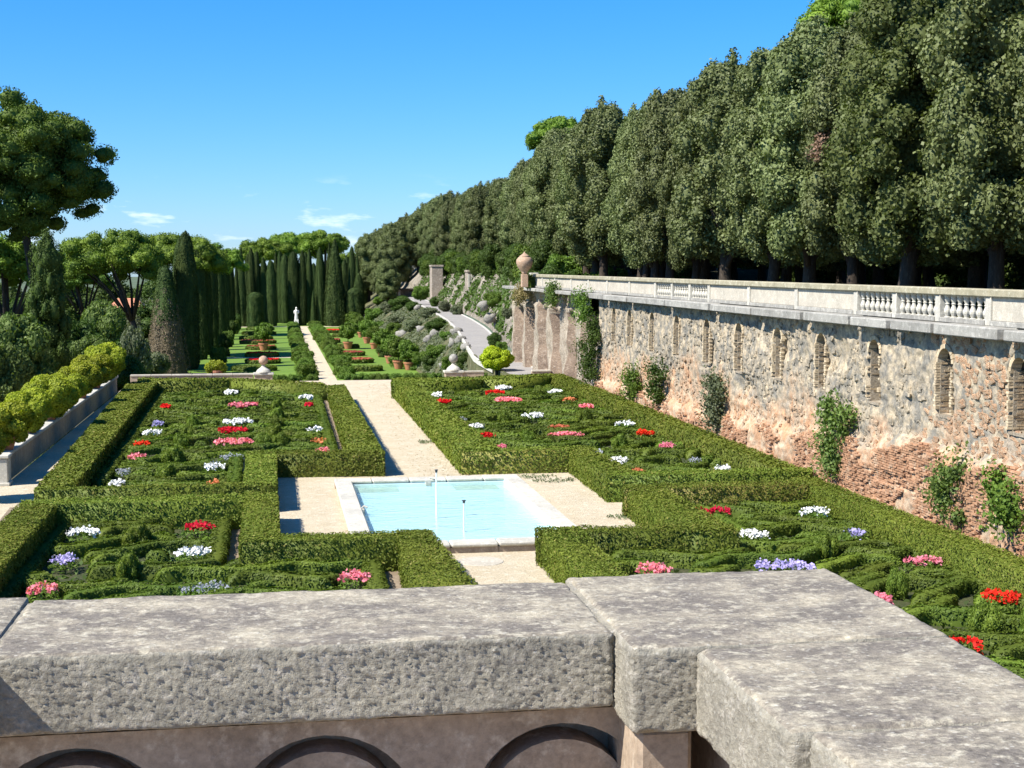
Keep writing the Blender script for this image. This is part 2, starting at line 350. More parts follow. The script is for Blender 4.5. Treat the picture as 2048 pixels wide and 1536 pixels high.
M['rubble'] = stonemat('rubble stones', ((.50, .46, .38), (.36, .34, .30), (.58, .53, .43)), scale=.55, fine=14, bump=.7, bd=.03, island=.22)
M['brick'] = stonemat('old red bricks', ((.43, .25, .145), (.34, .18, .10), (.47, .35, .24)), scale=.7, fine=25, bump=.5, bd=.01, island=.2)
M['rimbrick'] = stonemat('pale yellow rim bricks', ((.54, .44, .29), (.44, .34, .22), (.60, .52, .38)), scale=1.4, fine=25, bump=.6, bd=.01, island=.22, patch=.5)
M['ymortar'] = stonemat('niche mortar', ((.36, .30, .22), (.25, .21, .155), (.44, .38, .30)), scale=2, fine=14, bump=1.0, bd=.04)
M['ybrick'] = stonemat('yellow bricks', ((.40, .31, .19), (.30, .22, .14), (.48, .40, .28)), scale=1.4, fine=25, bump=.8, bd=.01, island=.38, patch=.6)
M['terra'] = plain('terracotta', (.42, .17, .09), .75, .2, 5)
M['urn'] = stonemat('weathered terracotta', ((.48, .32, .21), (.34, .23, .16), (.58, .44, .33)), scale=2.0, fine=20, bump=.3, bd=.01)
M['bark'] = stonemat('bark', ((.060, .046, .034), (.035, .027, .020), (.09, .07, .052)), scale=3, fine=14, bump=1.0, bd=.05, stretch=(1, 1, .25))
M['rockgrey2'] = stonemat('weathered cliff rock', ((.34, .295, .235), (.17, .15, .11), (.44, .39, .31)), scale=.5, fine=5, bump=1.0, bd=.2, patch=.6)
M['tufa_lit'] = stonemat('eroded buttress with sunlit tone', ((.40, .34, .265), (.27, .225, .17), (.50, .44, .35)), scale=2.2, fine=12, bump=1.0, bd=.05, patch=.6)  # buttress fronts: sunlit brightness put into the tufa colour
M['tufa_shade'] = stonemat('brown tufa with bay shade', ((.30, .225, .165), (.19, .14, .105), (.40, .32, .25)), scale=.9, fine=9, bump=1.0, bd=.08)  # bays: shade of the recesses put into the brown tufa colour
M['rockgrey'] = stonemat('grey tufa rock', ((.33, .31, .27), (.20, .19, .17), (.42, .39, .34)), scale=1.5, fine=9, bump=1.0, bd=.08)
M['road'] = stonemat('pale asphalt', ((.30, .28, .26), (.26, .245, .23), (.34, .32, .29)), scale=.3, fine=12, bump=.2, bd=.01, patch=.4)
M['kerb'] = plain('kerb stone', (.5, .47, .42), .8, .15, 2)
M['earth'] = stonemat('hillside earth', ((.11, .10, .05), (.07, .08, .03), (.20, .17, .11)), scale=.25, fine=5, bump=.8, bd=.1)
M['field'] = stonemat('distant plain', ((.10, .13, .07), (.07, .10, .05), (.17, .17, .11)), scale=.004, fine=.05, bump=0, bd=.1)
M['forest'] = stonemat('forest floor', ((.07, .06, .035), (.05, .05, .025), (.10, .10, .05)), scale=.4, fine=9, bump=.6, bd=.05)
M['basin'] = plain('pale blue basin plaster', (.64, .75, .755), .6, .05, 1.2)
M['silt'] = plain('greenish silt', (.48, .55, .42), .8, .15, 2)
M['white'] = plain('white painted pipe', (.75, .75, .72), .5, .05, 8)
M['nozzle'] = plain('dark metal', (.05, .05, .055), .5, .1, 20, .5)
M['marble'] = plain('white marble', (.70, .69, .66), .5, .1, 4)
M['roof'] = plain('orange roof tiles', (.48, .20, .11), .8, .25, 3)
M['housewall'] = plain('cream house wall', (.62, .50, .38), .8, .1, 1)
M['dark'] = plain('dark opening', (.03, .03, .03), .8, .1, 2)

def wallmat():
    """mottled old wall: brick pink low down and in patches, grey-cream render above"""
    m, t, o = newmat('ruined wall face'); L = t.links.new
    tcn = N(t, 'ShaderNodeTexCoord'); sp = N(t, 'ShaderNodeSeparateXYZ'); L(tcn.outputs['Object'], sp.inputs[0]); vec = tcn.outputs['Object']
    n1 = N(t, 'ShaderNodeTexNoise', inp={'Scale': .38, 'Detail': 9.0, 'Roughness': .62}); L(vec, n1.inputs['Vector'])
    n2 = N(t, 'ShaderNodeTexNoise', inp={'Scale': 1.7, 'Detail': 8.0, 'Roughness': .7}); L(vec, n2.inputs['Vector'])
    n3 = N(t, 'ShaderNodeTexNoise', inp={'Scale': 7.0, 'Detail': 8.0, 'Roughness': .75}); L(vec, n3.inputs['Vector'])
    n4 = N(t, 'ShaderNodeTexVoronoi', inp={'Scale': 4.0, 'Randomness': 1.0}); L(vec, n4.inputs['Vector'])
    hz = N(t, 'ShaderNodeMapRange', inp={1: 1.2, 2: 4.6, 3: .24, 4: -.20}); L(sp.outputs[2], hz.inputs[0])
    ad = N(t, 'ShaderNodeMath', operation='ADD'); L(n1.outputs[0], ad.inputs[0]); L(hz.outputs[0], ad.inputs[1])
    pk = N(t, 'ShaderNodeMapRange', inp={1: .46, 2: .60, 3: 0, 4: 1}); L(ad.outputs[0], pk.inputs[0])
    base = N(t, 'ShaderNodeMixRGB'); base.inputs[1].default_value = rgb((.42, .345, .24)); base.inputs[2].default_value = rgb((.20, .185, .155))
    rb = N(t, 'ShaderNodeMapRange', inp={1: .42, 2: .58, 3: 0, 4: 1.0}); L(n2.outputs[0], rb.inputs[0]); L(rb.outputs[0], base.inputs[0])
    pink = N(t, 'ShaderNodeMixRGB'); pink.inputs[1].default_value = rgb((.42, .245, .14)); pink.inputs[2].default_value = rgb((.44, .34, .235)); L(rb.outputs[0], pink.inputs[0])
    mx = N(t, 'ShaderNodeMixRGB'); L(pk.outputs[0], mx.inputs[0]); L(base.outputs[0], mx.inputs[1]); L(pink.outputs[0], mx.inputs[2])
    r3 = N(t, 'ShaderNodeMapRange', inp={1: .3, 2: .7, 3: .5, 4: 1.35}); L(n3.outputs[0], r3.inputs[0])
    m3 = N(t, 'ShaderNodeMixRGB', blend_type='MULTIPLY', inp={0: 1.0}); L(mx.outputs[0], m3.inputs[1]); L(r3.outputs[0], m3.inputs[2])
    g_ = N(t, 'ShaderNodeNewGeometry'); oi = N(t, 'ShaderNodeObjectInfo'); s_ = N(t, 'ShaderNodeMath', operation='ADD'); fr = N(t, 'ShaderNodeMath', operation='FRACT'); L(g_.outputs['Random Per Island'], s_.inputs[0]); L(oi.outputs['Random'], s_.inputs[1]); L(s_.outputs[0], fr.inputs[0])
    vr = N(t, 'ShaderNodeMapRange', inp={1: 0, 2: 1, 3: .8, 4: 1.15}); L(fr.outputs[0], vr.inputs[0])
    m4 = N(t, 'ShaderNodeMixRGB', blend_type='MULTIPLY', inp={0: 1.0}); L(m3.outputs[0], m4.inputs[1]); L(vr.outputs[0], m4.inputs[2])
    p = N(t, 'ShaderNodeBsdfPrincipled', inp={'Roughness': .92}); p.inputs['Specular IOR Level'].default_value = .2; L(m4.outputs[0], p.inputs['Base Color'])
    bp = N(t, 'ShaderNodeBump', inp={'Strength': .8, 'Distance': .05}); h = N(t, 'ShaderNodeMath', operation='MULTIPLY_ADD', inp={1: -.5}); L(n4.outputs['Distance'], h.inputs[0]); L(n3.outputs[0], h.inputs[2]); L(h.outputs[0], bp.inputs['Height']); L(bp.outputs[0], p.inputs['Normal'])
    L(p.outputs[0], o.inputs[0]); return m
M['wall'] = wallmat()
def watermat():
    m, t, o = newmat('pool water'); L = t.links.new
    tr = N(t, 'ShaderNodeBsdfTransparent'); tr.inputs[0].default_value = (.80, .93, .96, 1)
    gl = N(t, 'ShaderNodeBsdfGlossy', inp={'Roughness': .06}); fr = N(t, 'ShaderNodeFresnel', inp={'IOR': 1.33})
    nz = N(t, 'ShaderNodeTexNoise', inp={'Scale': 3.0, 'Detail': 4.0}); tcn = N(t, 'ShaderNodeTexCoord'); mp = N(t, 'ShaderNodeMapping'); mp.inputs['Scale'].default_value = (.5, 1.6, 1)
    L(tcn.outputs['Object'], mp.inputs[0]); L(mp.outputs[0], nz.inputs['Vector'])
    bp = N(t, 'ShaderNodeBump', inp={'Strength': .9, 'Distance': .06}); L(nz.outputs[0], bp.inputs['Height'])
    L(bp.outputs[0], gl.inputs['Normal']); L(bp.outputs[0], fr.inputs['Normal'])
    mx = N(t, 'ShaderNodeMixShader'); L(fr.outputs[0], mx.inputs[0]); L(tr.outputs[0], mx.inputs[1]); L(gl.outputs[0], mx.inputs[2]); L(mx.outputs[0], o.inputs[0]); return m
M['water'] = watermat()

# ================================================================== SETTING: ground levels
ZL = -4.4                                     # lower garden level
def flat(name, pts, z, mat, th=0.0):
    m = MB(); n = len(pts); V = [(x, y, z) for x, y in pts]
    F = [tuple(range(n))]
    ar = sum(pts[i][0] * pts[(i + 1) % n][1] - pts[(i + 1) % n][0] * pts[i][1] for i in range(n))
    if ar < 0: F = [F[0][::-1]]
    if th:
        V += [(x, y, z - th) for x, y in pts]
        for i in range(n): q = (i, i + n, (i + 1) % n + n, (i + 1) % n); F.append(q if ar > 0 else q[::-1])
    m.add(V, F); return mesh_from(name, np.vstack(m.V), m.F, (mat,))
struct('garden_terrace', flat('garden_terrace', [(-9.75, 4.2), (19.4, 4.2), (19.4, 101.6), (-9.75, 101.6)], 0, M['gravel'], 6))
struct('side_terrace', flat('side_terrace', [(-20, 4.2), (-9.755, 4.2), (-9.755, 55.2), (-20, 55.2)], 0, M['gravel'], 6))
struct('plain', flat('plain', [(-6000, -300), (6000, -300), (6000, 9000), (-6000, 9000)], -60, M['field']))

# road edges (plan) on the rising ramp z = -1 + .01 Y
RL = [(102, 16.9), (110, 16.6), (120, 17.0), (139, 18.7), (160, 20.7), (171, 21.6), (189, 22.8), (212, 23.8), (237, 24.5), (264, 25.3), (290, 25.6), (320, 25.6)]
RRr = [(102, 19.6), (110, 19.8), (120, 20.2), (139, 21.5), (160, 23.8), (171, 24.7), (189, 25.8), (212, 26.7), (237, 27.2), (264, 27.6), (290, 27.9), (320, 28)]
RL = [(a, b - (.35 if a > 112 else 0)) for a, b in RL]
def interp(tab, y): return float(np.interp(y, [a for a, b in tab], [b for a, b in tab]))
def rz_(y): return -1.0 + .01 * y if y > 110 else np.interp(y, [102, 110], [0.012, .1])
def T(x, y):
    """ground height past the end of the parterre terrace"""
    if y < 101: return 0.0
    xl, xr = interp(RL, y), interp(RRr, y); rz = rz_(y)
    if x < -13.5: return max(-9.5, ZL - (-13.5 - x) * .45)
    if x < 16.6: return ZL
    if x < xl: t = (x - 16.6) / max(xl - 16.6, .3); return ZL + (rz - ZL) * min(1, t ** .8)
    if x < xr: return rz
    if y < 119: return 6.05 if x > 21 else rz
    c = 2.2 + (y - 119) * .01
    t = min(1, (x - xr) / c)
    return rz + (6.6 + (y - 119) * .004 - rz) * (t ** 1.0) + max(0, min(1.5, (x - xr - c) * .06))
def terr(name, xs, ys, mat, f=T, jit=.15):
    P = np.array([[x, y, f(x, y)] for y in ys for x in xs]); P[:, 2] += noise3(P * .6) * jit
    nx, ny = len(xs), len(ys); i = np.arange(nx - 1)[None, :] + np.arange(ny - 1)[:, None] * nx; i = i.ravel()
    return mesh_from(name, P, np.stack([i, i + 1, i + 1 + nx, i + nx], 1), (mat,), smooth=True)
struct('lawn', flat('lawn', [(-13.5, 101.6), (16.6, 101.6), (16.6, 420), (-13.5, 420)], ZL, M['lawn']))
ys = np.concatenate([np.arange(101.6, 330, 2.0), np.arange(330, 700, 20)])
def Tb(x, y): return T(x, y) if x < interp(RL, y) else rz_(y) - .25
P = []
nb = 14
for y in ys:
    for k in range(nb): x = 16.6 + (interp(RL, y) - 16.6 + .3) * k / (nb - 1); P.append((x, y, T(x, y) + (0 if k in (0, nb - 1) else .25 * noise3(np.array([[x * .8, y * .5, 0]]))[0]) - (.03 if k == nb - 1 else 0)))
def gridF(nx, ny): i = (np.arange(nx - 1)[None, :] + np.arange(ny - 1)[:, None] * nx).ravel(); return np.stack([i, i + 1, i + 1 + nx, i + nx], 1)
struct('bank', mesh_from('bank', P, gridF(nb, len(ys)), (M['earth'],), smooth=True))
yr = [a for a in np.arange(101.6, 321, 4.0)]
m = MB(); V = []
for y in yr: V += [(interp(RL, y), y, rz_(y)), (interp(RRr, y), y, rz_(y))]
m.add(V, [(2 * i, 2 * i + 1, 2 * i + 3, 2 * i + 2) for i in range(len(yr) - 1)]); struct('road', mesh_from('road', np.vstack(m.V), m.F, (M['road'],)))
for tabn, sgn in ((RL, -1), (RRr, 1)):
    m = MB(); V = []
    for y in yr[2:]:
        x = interp(tabn, y)
        V += [(x - .1, y, rz_(y) - .3), (x - .1, y, rz_(y) + .08), (x + .1, y, rz_(y) + .08), (x + .1, y, rz_(y) - .3)]
    F = []
    for i in range(len(yr) - 3):
        for k in range(3): F.append((4 * i + k, 4 * i + k + 4, 4 * i + k + 5, 4 * i + k + 1))
    m.add(V, F); k_ = tag(link('road_kerb', mesh_from('road_kerb', np.vstack(m.V), m.F, (M['kerb'],))), kind='structure')
# left slope under the pines and everything beyond
xs = [-400, -200, -120, -80, -60, -45, -35, -28, -22, -18, -15, -13.5]
struct('wooded_slope', terr('wooded_slope', xs, [-40, 20, 60, 101.6, 130, 160, 200, 250, 300, 420, 600, 900], M['forest'], lambda x, y: (max(-9.5, ZL - (-13.5 - x) * .45) if y > 60 else -6.0) - max(0, (-x - 60) * .12), 0))
# right: upper terrace and hill
struct('upper_terrace', flat('upper_terrace', [(20.1, 20), (140, 20), (140, 118.5), (20.1, 118.5)], 6.05, M['forest'], 6.5))
xs = [0, .35, .7, 1.1, 1.6, 2.2, 3, 4, 5, 7, 10, 16, 30, 60, 110, 200]
yy = np.concatenate([np.arange(118, 300, 2.5), np.arange(300, 700, 25)])
P = []
for y in yy:
    x0 = interp(RRr, y) + .15
    for k, d in enumerate(xs):
        z = T(x0 + d + .001, y)
        q = noise3(np.array([[d * .9, y * .35, 3.1], [d * 2.3, y * .9, 7.7]]))
        P.append((x0 + d + (q[1] * .5 + q[0] * .8 if 0 < k < 9 else 0), y + (q[0] * .5 if 0 < k < 9 else 0), z + (q[0] * .6 if 0 < k < 9 else 0) - (.04 if k == 0 else 0)))
kk_ = 26000; yq = 119 + 180 * RNG.random(kk_) ** 1.2; dq = RNG.random(kk_) * 6; xq = np.array([interp(RRr, a) for a in yq]) + .3 + dq; zq = np.array([T(a, b) for a, b in zip(xq, yq)])
kq = (noise3(np.column_stack([dq * .5, yq * .22, dq * 0 + 4])) + noise3(np.column_stack([dq * 1.6, yq * .8, dq * 0 + 14])) * .5 - (dq < 1.2) * -.12 > -.02); 
V, F = cards(np.column_stack([xq, yq, zq + .25])[kq], np.tile([-.8, -.2, .5], (kq.sum(), 1)), .5, .7, .25); tag(link('cliff_plants', mesh_from('cliff_plants', V, F, (M['bushd'],))), 'tangled green plants covering much of the rocky slope right of the ramp', 'undergrowth', kind='stuff')
struct('rocky_hillside', mesh_from('rocky_hillside', P, gridF(len(xs), len(yy)), (M['rockgrey2'], M['forest']), [0 if (i % (len(xs) - 1)) < 7 else 1 for i in range((len(xs) - 1) * (len(yy) - 1))]))
struct('far_ground', flat('far_ground', [(-13.5, 420), (25, 420), (25, 900), (-13.5, 900)], ZL - .1, M['forest']))

# ================================================================== hedges of the parterre
HZ = .9
def hedge_obj(name, quads, h, z0, label, cat, group, mat, base_mat=None, dz=0.0, wav=.03):
    """quads: list of 4 plan corners (far-left, far-right, near-right, near-left); one clipped run of hedge"""
    Vs = []; Fs = []; base = 0; c = np.mean([p for q in quads for p in q], axis=0)
    PP = []; NN = []; SS = []
    for q in quads:
        q = np.array(q, float); cx = q.mean(0); d = max(20, cx[1]); s = max(.068, d * .0018)
        ar = 0
        e = [np.linalg.norm(q[(i + 1) % 4] - q[i]) for i in range(4)]
        L_, W = (e[0] + e[2]) / 2, (e[1] + e[3]) / 2; area = L_ * W
        n = int(area * 1.45 / (s * s * .5)); n = min(n, 60000)
        u, v = RNG.random(n), RNG.random(n)
        p = (q[0] * (1 - u[:, None]) + q[1] * u[:, None]) * (1 - v[:, None]) + (q[3] * (1 - u[:, None]) + q[2] * u[:, None]) * v[:, None]
        P3 = np.column_stack([p, np.full(n, z0 + h)]); PP.append(P3); NN.append(np.tile([0, 0, 1.], (n, 1))); SS.append(np.full(n, s))
        sg = np.sign(np.cross(q[1] - q[0], q[2] - q[1]))
        for i in range(4):
            a, b = q[i], q[(i + 1) % 4]; t = b - a; ln = np.linalg.norm(t)
            if ln < .05: continue
            nrm = np.array([t[1], -t[0]]) / ln * sg
            n = int(ln * h * 1.45 / (s * s * .5)); n = min(n, 40000); u = RNG.random(n); z = RNG.random(n)
            P3 = np.column_stack([a + t * u[:, None], z0 + z * h]); PP.append(P3); NN.append(np.tile([nrm[0], nrm[1], 0.], (n, 1))); SS.append(np.full(n, s))
        ins = cx + (q - cx) * (1 - .05 / np.maximum(np.abs(q - cx), .2)); hh = h - .03 + dz
        V = np.vstack([np.column_stack([ins, np.full(4, z0)]), np.column_stack([ins, np.full(4, z0 + hh)])])
        F = [(4, 5, 6, 7)] + [(i, (i + 1) % 4, (i + 1) % 4 + 4, i + 4) for i in range(4)]
        Vs.append((V, F))
    P = np.vstack(PP); Nn = np.vstack(NN); S = np.concatenate(SS)
    P = P + Nn * (noise3(P * 1.3) * wav + noise3(P * 5) * wav * .6)[:, None]
    V, F = cards(P, Nn, S, .34, .03)
    off = np.array([c[0], c[1], z0]); Vall = [V]; base = len(V); F2 = []
    for v_, f_ in Vs:
        Vall.append(v_); F2.append(np.array(f_) + base); base += len(v_)
    F2 = np.vstack(F2)
    me = mesh_from(name, np.vstack(Vall) - off, np.vstack([F, F2]), (mat,))
    o = link(name, me, None, tuple(off)); return tag(o, label, cat, group)
HG = 'clipped box hedges framing the parterre'
def PX(pts, z=HZ): return [gp(x, y, z) for x, y in pts]
HS = [
 ('low clipped hedge on the far left, beside the shaded gravel walk', [[(256, 765), (315, 761), (148, 969), (70, 978)]]),
 ('clipped hedge closing the near side of the far left parterre', [[(70, 976), (552, 963), (552, 970), (70, 980)]]),
 ('short clipped hedge left of the gravel beside the pool, farther one', [[(494, 903), (552, 903), (552, 969), (488, 969)]]),
 ('clipped hedge behind the pool on the left, up to the central path', [[(496, 902), (768, 899), (768, 906), (496, 909)]]),
 ('long clipped hedge along the left edge of the central gravel path', [[(656, 771), (689, 770), (768, 906), (701, 906)]]),
 ('clipped hedge at the far end of the left parterre below the parapet', [[(276, 757), (470, 757), (460, 760.5), (276, 763)], [(470, 757), (640, 766), (656, 771.5), (460, 760.5)]]),
 ('wide clipped hedge at the left edge of the near left parterre', [[(44, 1001), (112, 1010), (-100, 1250), (-210, 1250)]]),
 ('clipped hedge at the far side of the near left parterre', [[(44, 1000), (553, 985), (553, 998.5), (44, 1011)]]),
 ('short clipped hedge left of the gravel beside the pool, nearer one', [[(489, 985), (553, 985), (559.5, 1082), (481, 1082)]]),
 ('clipped hedge in front of the pool on its left side', [[(480, 1069), (862, 1060.5), (862, 1073.5), (480, 1084.5)]]),
 ('clipped hedge on the left of the gravel patch in front of the pool', [[(795, 1061), (862, 1060.5), (1028, 1260), (838, 1260)]]),
 ('long clipped hedge along the right edge of the central gravel path', [[(784, 763), (822, 762), (1000, 900), (920, 901)]]),
 ('clipped hedge behind the pool on the right side', [[(920, 897), (1180, 892), (1180, 898.5), (920, 903.5)]]),
 ('slanting clipped hedge to the right of the pool', [[(1129, 894), (1179, 893), (1275, 948), (1214, 952)]]),
 ('clipped hedge closing the near side of the far right parterre', [[(1216, 944), (1624, 936), (1624, 944.5), (1214, 952.5)]]),
 ('very long clipped hedge along the foot of the ruined brick wall', [[(1094, 748), (1123, 747), (1624, 944), (1562, 944)]]),
 ('clipped hedge at the far end of the right parterre', [[(784, 757), (970, 753.5), (964, 760.5), (784, 768)], [(970, 752.5), (1101, 747.5), (1101, 751.5), (964, 760)]]),
 ('clipped hedge at the far side of the near right parterre', [[(1247, 971), (1640, 958.5), (1642, 970.5), (1247, 980)]]),
 ('slanting clipped hedge right of the pool, nearer one', [[(1247, 973), (1324, 973), (1480, 1061), (1364, 1061)]]),
 ('clipped hedge in front of the pool on its right side', [[(1073, 1056), (1466, 1047), (1466, 1059), (1073, 1066)]]),
 ('clipped hedge on the right of the gravel patch in front of the pool', [[(1073, 1056.5), (1157, 1056), (1365, 1260), (1255, 1260)]]),
 ('broad clipped hedge on the right under the nearest stretch of brick wall', [[(1580, 955), (1630, 955), (2420, 1255), (2300, 1255)]]),
]
for i, (lab, qs) in enumerate(HS):
    hedge_obj('clipped_hedge', [PX(q) for q in qs], HZ + (i % 3) * .012, 0, lab, 'hedge', HG, M['hedge'], dz=-.004 * (i % 7), wav=.045)

# ================================================================== box parterres (low curving ribbons of box) with flowers
def inpoly(P, poly):
    x, y = P[:, 0], P[:, 1]; c = np.zeros(len(P), bool); n = len(poly)
    for i in range(n):
        x1, y1 = poly[i]; x2, y2 = poly[(i + 1) % n]
        k = ((y1 > y) != (y2 > y)) & (x < (x2 - x1) * (y - y1) / (y2 - y1 + 1e-9) + x1); c ^= k
    return c
FLOW = []       # (quadrant, colour, x, y, half width, half depth)
def fl(q, s):
    for it in s.split(';'):
        c, x, y, wd = it.split(); x, y, wd = float(x), float(y), float(wd); X, Y = gp(x, y, .42); FLOW.append((q, c, X, Y, wd / 2 * Y / FPX * 1.08, max(.5, min(.9, wd / 2 * Y / FPX * .9))))
fl('far left', 'white 463 783 26;white 612 793 26;red 332 811 18;pink 487 808 58;red 618 808 16;white 476 841 60;purple 316 846 22;white 305 863 34;white 629 856 32;red 463 858 60;pink 467 881 76;red 285 886 30;orange 637 877 28;pink 274 911 36;pink 645 899 28;lilac 462 908 50;white 427 931 46;lilac 245 938 30;white 233 965 34;orange 425 960 26')
fl('near left', 'white 166 1062 60;red 397 1050 62;white 386 1100 68;purple 128 1116 54;pink 82 1174 60;lilac 410 1168 100;pink 710 1149 64')
fl('far right', 'white 1006 774 34;red 990 784 42;white 876 788 24;red 887 801 30;pink 1017 798 56;white 1110 783 32;orange 1140 796 28;pink 1174 811 32;white 1067 829 44;lilac 925 835 20;white 951 851 36;red 973 869 38;orange 1118 850 44;pink 1133 868 72;white 1250 845 42;red 1292 864 38;pink 1335 889 36;pink 1003 892 22;lilac 1190 898 30;white 1238 918 42;lilac 1392 916 34;white 1447 934 34;orange 1277 937 24')
fl('near right', 'red 1427 1019 78;white 1628 1020 76;white 1503 1065 80;purple 1706 1062 56;pink 1310 1134 80;purple 1570 1130 128;pink 1848 1119 90;red 2005 1190 90;pink 1765 1196 34;red 1928 1283 76')
TUFT = []
for q, s in (('far left', '407 795 22;553 811 22;555 828 26;551 845 26;549 864 34;528 881 34;562 881 34;386 845 20;377 864 26;361 883 32;347 911 38;333 945 40'),
             ('near left', '275 1072 52;257 1132 40'), ('far right', '1009 836 24;1055 876 32;1170 832 28;1076 785 24;1240 884 30'), ('near right', '1795 1166 46;1972 1238 70;1650 1090 44;2060 1250 60')):
    for it in s.split(';'):
        x, y, wd = map(float, it.split()); X, Y = gp(x, y, .45); TUFT.append((q, X, Y, wd / 2 * Y / FPX))
PAR = {
 'far left': PX([(196, 968), (331, 775), (630, 781), (664, 903), (474, 905), (467, 966)], .3),
 'near left': PX([(136, 1038), (448, 1028), (432, 1121), (740, 1113), (786, 1290), (-80, 1290)], .3),
 'far right': PX([(838, 779), (970, 765), (1094, 763), (1556, 944), (1262, 947), (1186, 906), (965, 906)], .3),
 'near right': PX([(1375, 992), (1628, 985), (1800, 1085), (2180, 1262), (2180, 1400), (1400, 1400), (1232, 1180), (1172, 1085), (1476, 1082), (1492, 1064)], .3)}
SOIL = {'far left': PX([(100, 975), (305, 768), (662, 772), (730, 905), (500, 905), (490, 968)], 0), }
def ribbon_mesh(pts, wid, h, ds, closed=False):
    """low clipped ribbon following pts (n,2) with a rounded section and leaf faces"""
    pts = np.asarray(pts); t = np.gradient(pts, axis=0); t /= np.linalg.norm(t, axis=1)[:, None] + 1e-9; nr = np.column_stack([t[:, 1], -t[:, 0]])
    an = np.linspace(0, math.pi, 7); se = .36
    prof = [(-.5 * math.copysign(abs(math.cos(x)) ** se, math.cos(x)), math.sin(x) ** se) for x in an]
    k = len(pts); ed = np.minimum(np.arange(k), k - 1 - np.arange(k)); tf = np.sqrt(np.clip(ed / 2.0, 0, 1)) if not closed else np.ones(k)
    V = np.concatenate([np.column_stack([pts + nr * (a * wid * .88 * tf)[:, None], b * (h - .03) * tf]) for a, b in prof])
    F = np.array([(j * k + i, j * k + i + 1, (j + 1) * k + i + 1, (j + 1) * k + i) for j in range(6) for i in range(k - 1)])
    seg = np.linalg.norm(np.diff(pts, axis=0), axis=1).sum(); s = ds
    n = int(seg * (wid + 1.1 * h) * 1.45 / (s * s * .5)); u = RNG.random(n) * (k - 1.001); i = u.astype(int); fr = (u - i)[:, None]
    c = pts[i] * (1 - fr) + pts[i + 1] * fr; nn = nr[i]; x = RNG.random(n) * math.pi; cx, sx = np.cos(x), np.sin(x)
    t1 = tf[i] * (1 - fr[:, 0]) + tf[np.minimum(i + 1, k - 1)] * fr[:, 0]; lat = -.5 * wid * t1 * np.sign(cx) * np.abs(cx) ** se; z = h * t1 * sx ** se
    Nn = np.column_stack([nn * (-cx / wid * h * 1.3)[:, None], sx]); Nn /= np.linalg.norm(Nn, axis=1)[:, None]
    P = np.column_stack([c + nn * lat[:, None], z]); P = P + Nn * (noise3(P * 3.1) * .05)[:, None]
    Vc, Fc = cards(P, Nn, s, .34, .012)
    return np.vstack([Vc, V]), np.vstack([Fc, F + len(Vc)])
for qi, (q, poly) in enumerate(PAR.items()):
    poly = [(float(a), float(b)) for a, b in poly]; pa = np.array(poly); c = (pa[:, 0].mean(), pa[:, 1].mean(), 0)
    root = thing('box_parterre', c, f'{q} parterre of low curling box ribbons set with flower clumps', 'parterre', 'box parterres of the flower garden')
    nn_ = 3500; q_ = np.column_stack([RNG.uniform(pa[:, 0].min(), pa[:, 0].max(), nn_), RNG.uniform(pa[:, 1].min(), pa[:, 1].max(), nn_)]); q_ = q_[inpoly(q_, poly)]
    V, F = cards(np.column_stack([q_ - np.array(c[:2]), RNG.uniform(.05, .13, len(q_))]), np.tile([0, -.3, 1.], (len(q_), 1)), .16, .8); tag(link('ground_greens', mesh_from('ground_greens', V, F, (M['bushd'],)), root), kind='stuff')
    g0 = flat('planting_ground', [(x - c[0], y - c[1]) for x, y in poly], .05, M['bedsoil'], .05); link('planting_ground', g0, root)
    y0, y1 = pa[:, 1].min(), pa[:, 1].max(); x0, x1 = pa[:, 0].min(), pa[:, 0].max()
    near = 'near' in q; step = .92 if near else 1.05; row = 0; y = y0 + .2
    fls = [f for f in FLOW if f[0] == q]
    while y < y1 + .5:
        xs_ = np.arange(x0 - .2, x1 + .2, .14)
        ph = (row % 2) * math.pi; wl = 3.3 + .5 * math.sin(row * 1.7)
        yy_ = y + .40 * step * np.sin(2 * math.pi * xs_ / wl + ph) + .5 * np.sin(2 * math.pi * xs_ / 9.1 + row * .25) + .05 * np.sin(xs_ * 5)
        pts = np.column_stack([xs_, yy_]); keep = inpoly(pts, poly)
        for f in fls: keep &= (((pts[:, 0] - f[2]) / (f[4] + .1)) ** 2 + ((pts[:, 1] - f[3]) / (f[5] + .12)) ** 2) > 1
        keep &= ~((np.sin(xs_ * 1.31 + row * 2.3) > .975))
        runs = []; st = None
        for i, k in enumerate(keep):
            if k and st is None: st = i
            if (not k or i == len(keep) - 1) and st is not None:
                if i - st > 4: runs.append((st, i))
                st = None
        for s_, e_ in runs:
            V, F = ribbon_mesh(pts[s_:e_], random.uniform(.44, .58), random.uniform(.28, .46), max(.078, y * .0018))
            link('box_ribbon', mesh_from('box_ribbon', V - np.array(c), F, (M['box2'] if row % 5 == 3 else M['box'],)), root)
        row += 1; y += step
    # clipped edge ribbon round the bed
    for i in range(len(poly)):
        a, b = np.array(poly[i]), np.array(poly[(i + 1) % len(poly)]); n = max(3, int(np.linalg.norm(b - a) / .3)); tt = np.linspace(0, 1, n)[:, None]
        pts = a * (1 - tt) + b * tt + RNG.normal(size=(n, 2)) * .02
        V, F = ribbon_mesh(pts, .5, .36, max(.08, (a[1] + b[1]) / 2 * .0017))
        link('edge_ribbon', mesh_from('edge_ribbon', V - np.array(c), F, (M['box'],)), root)
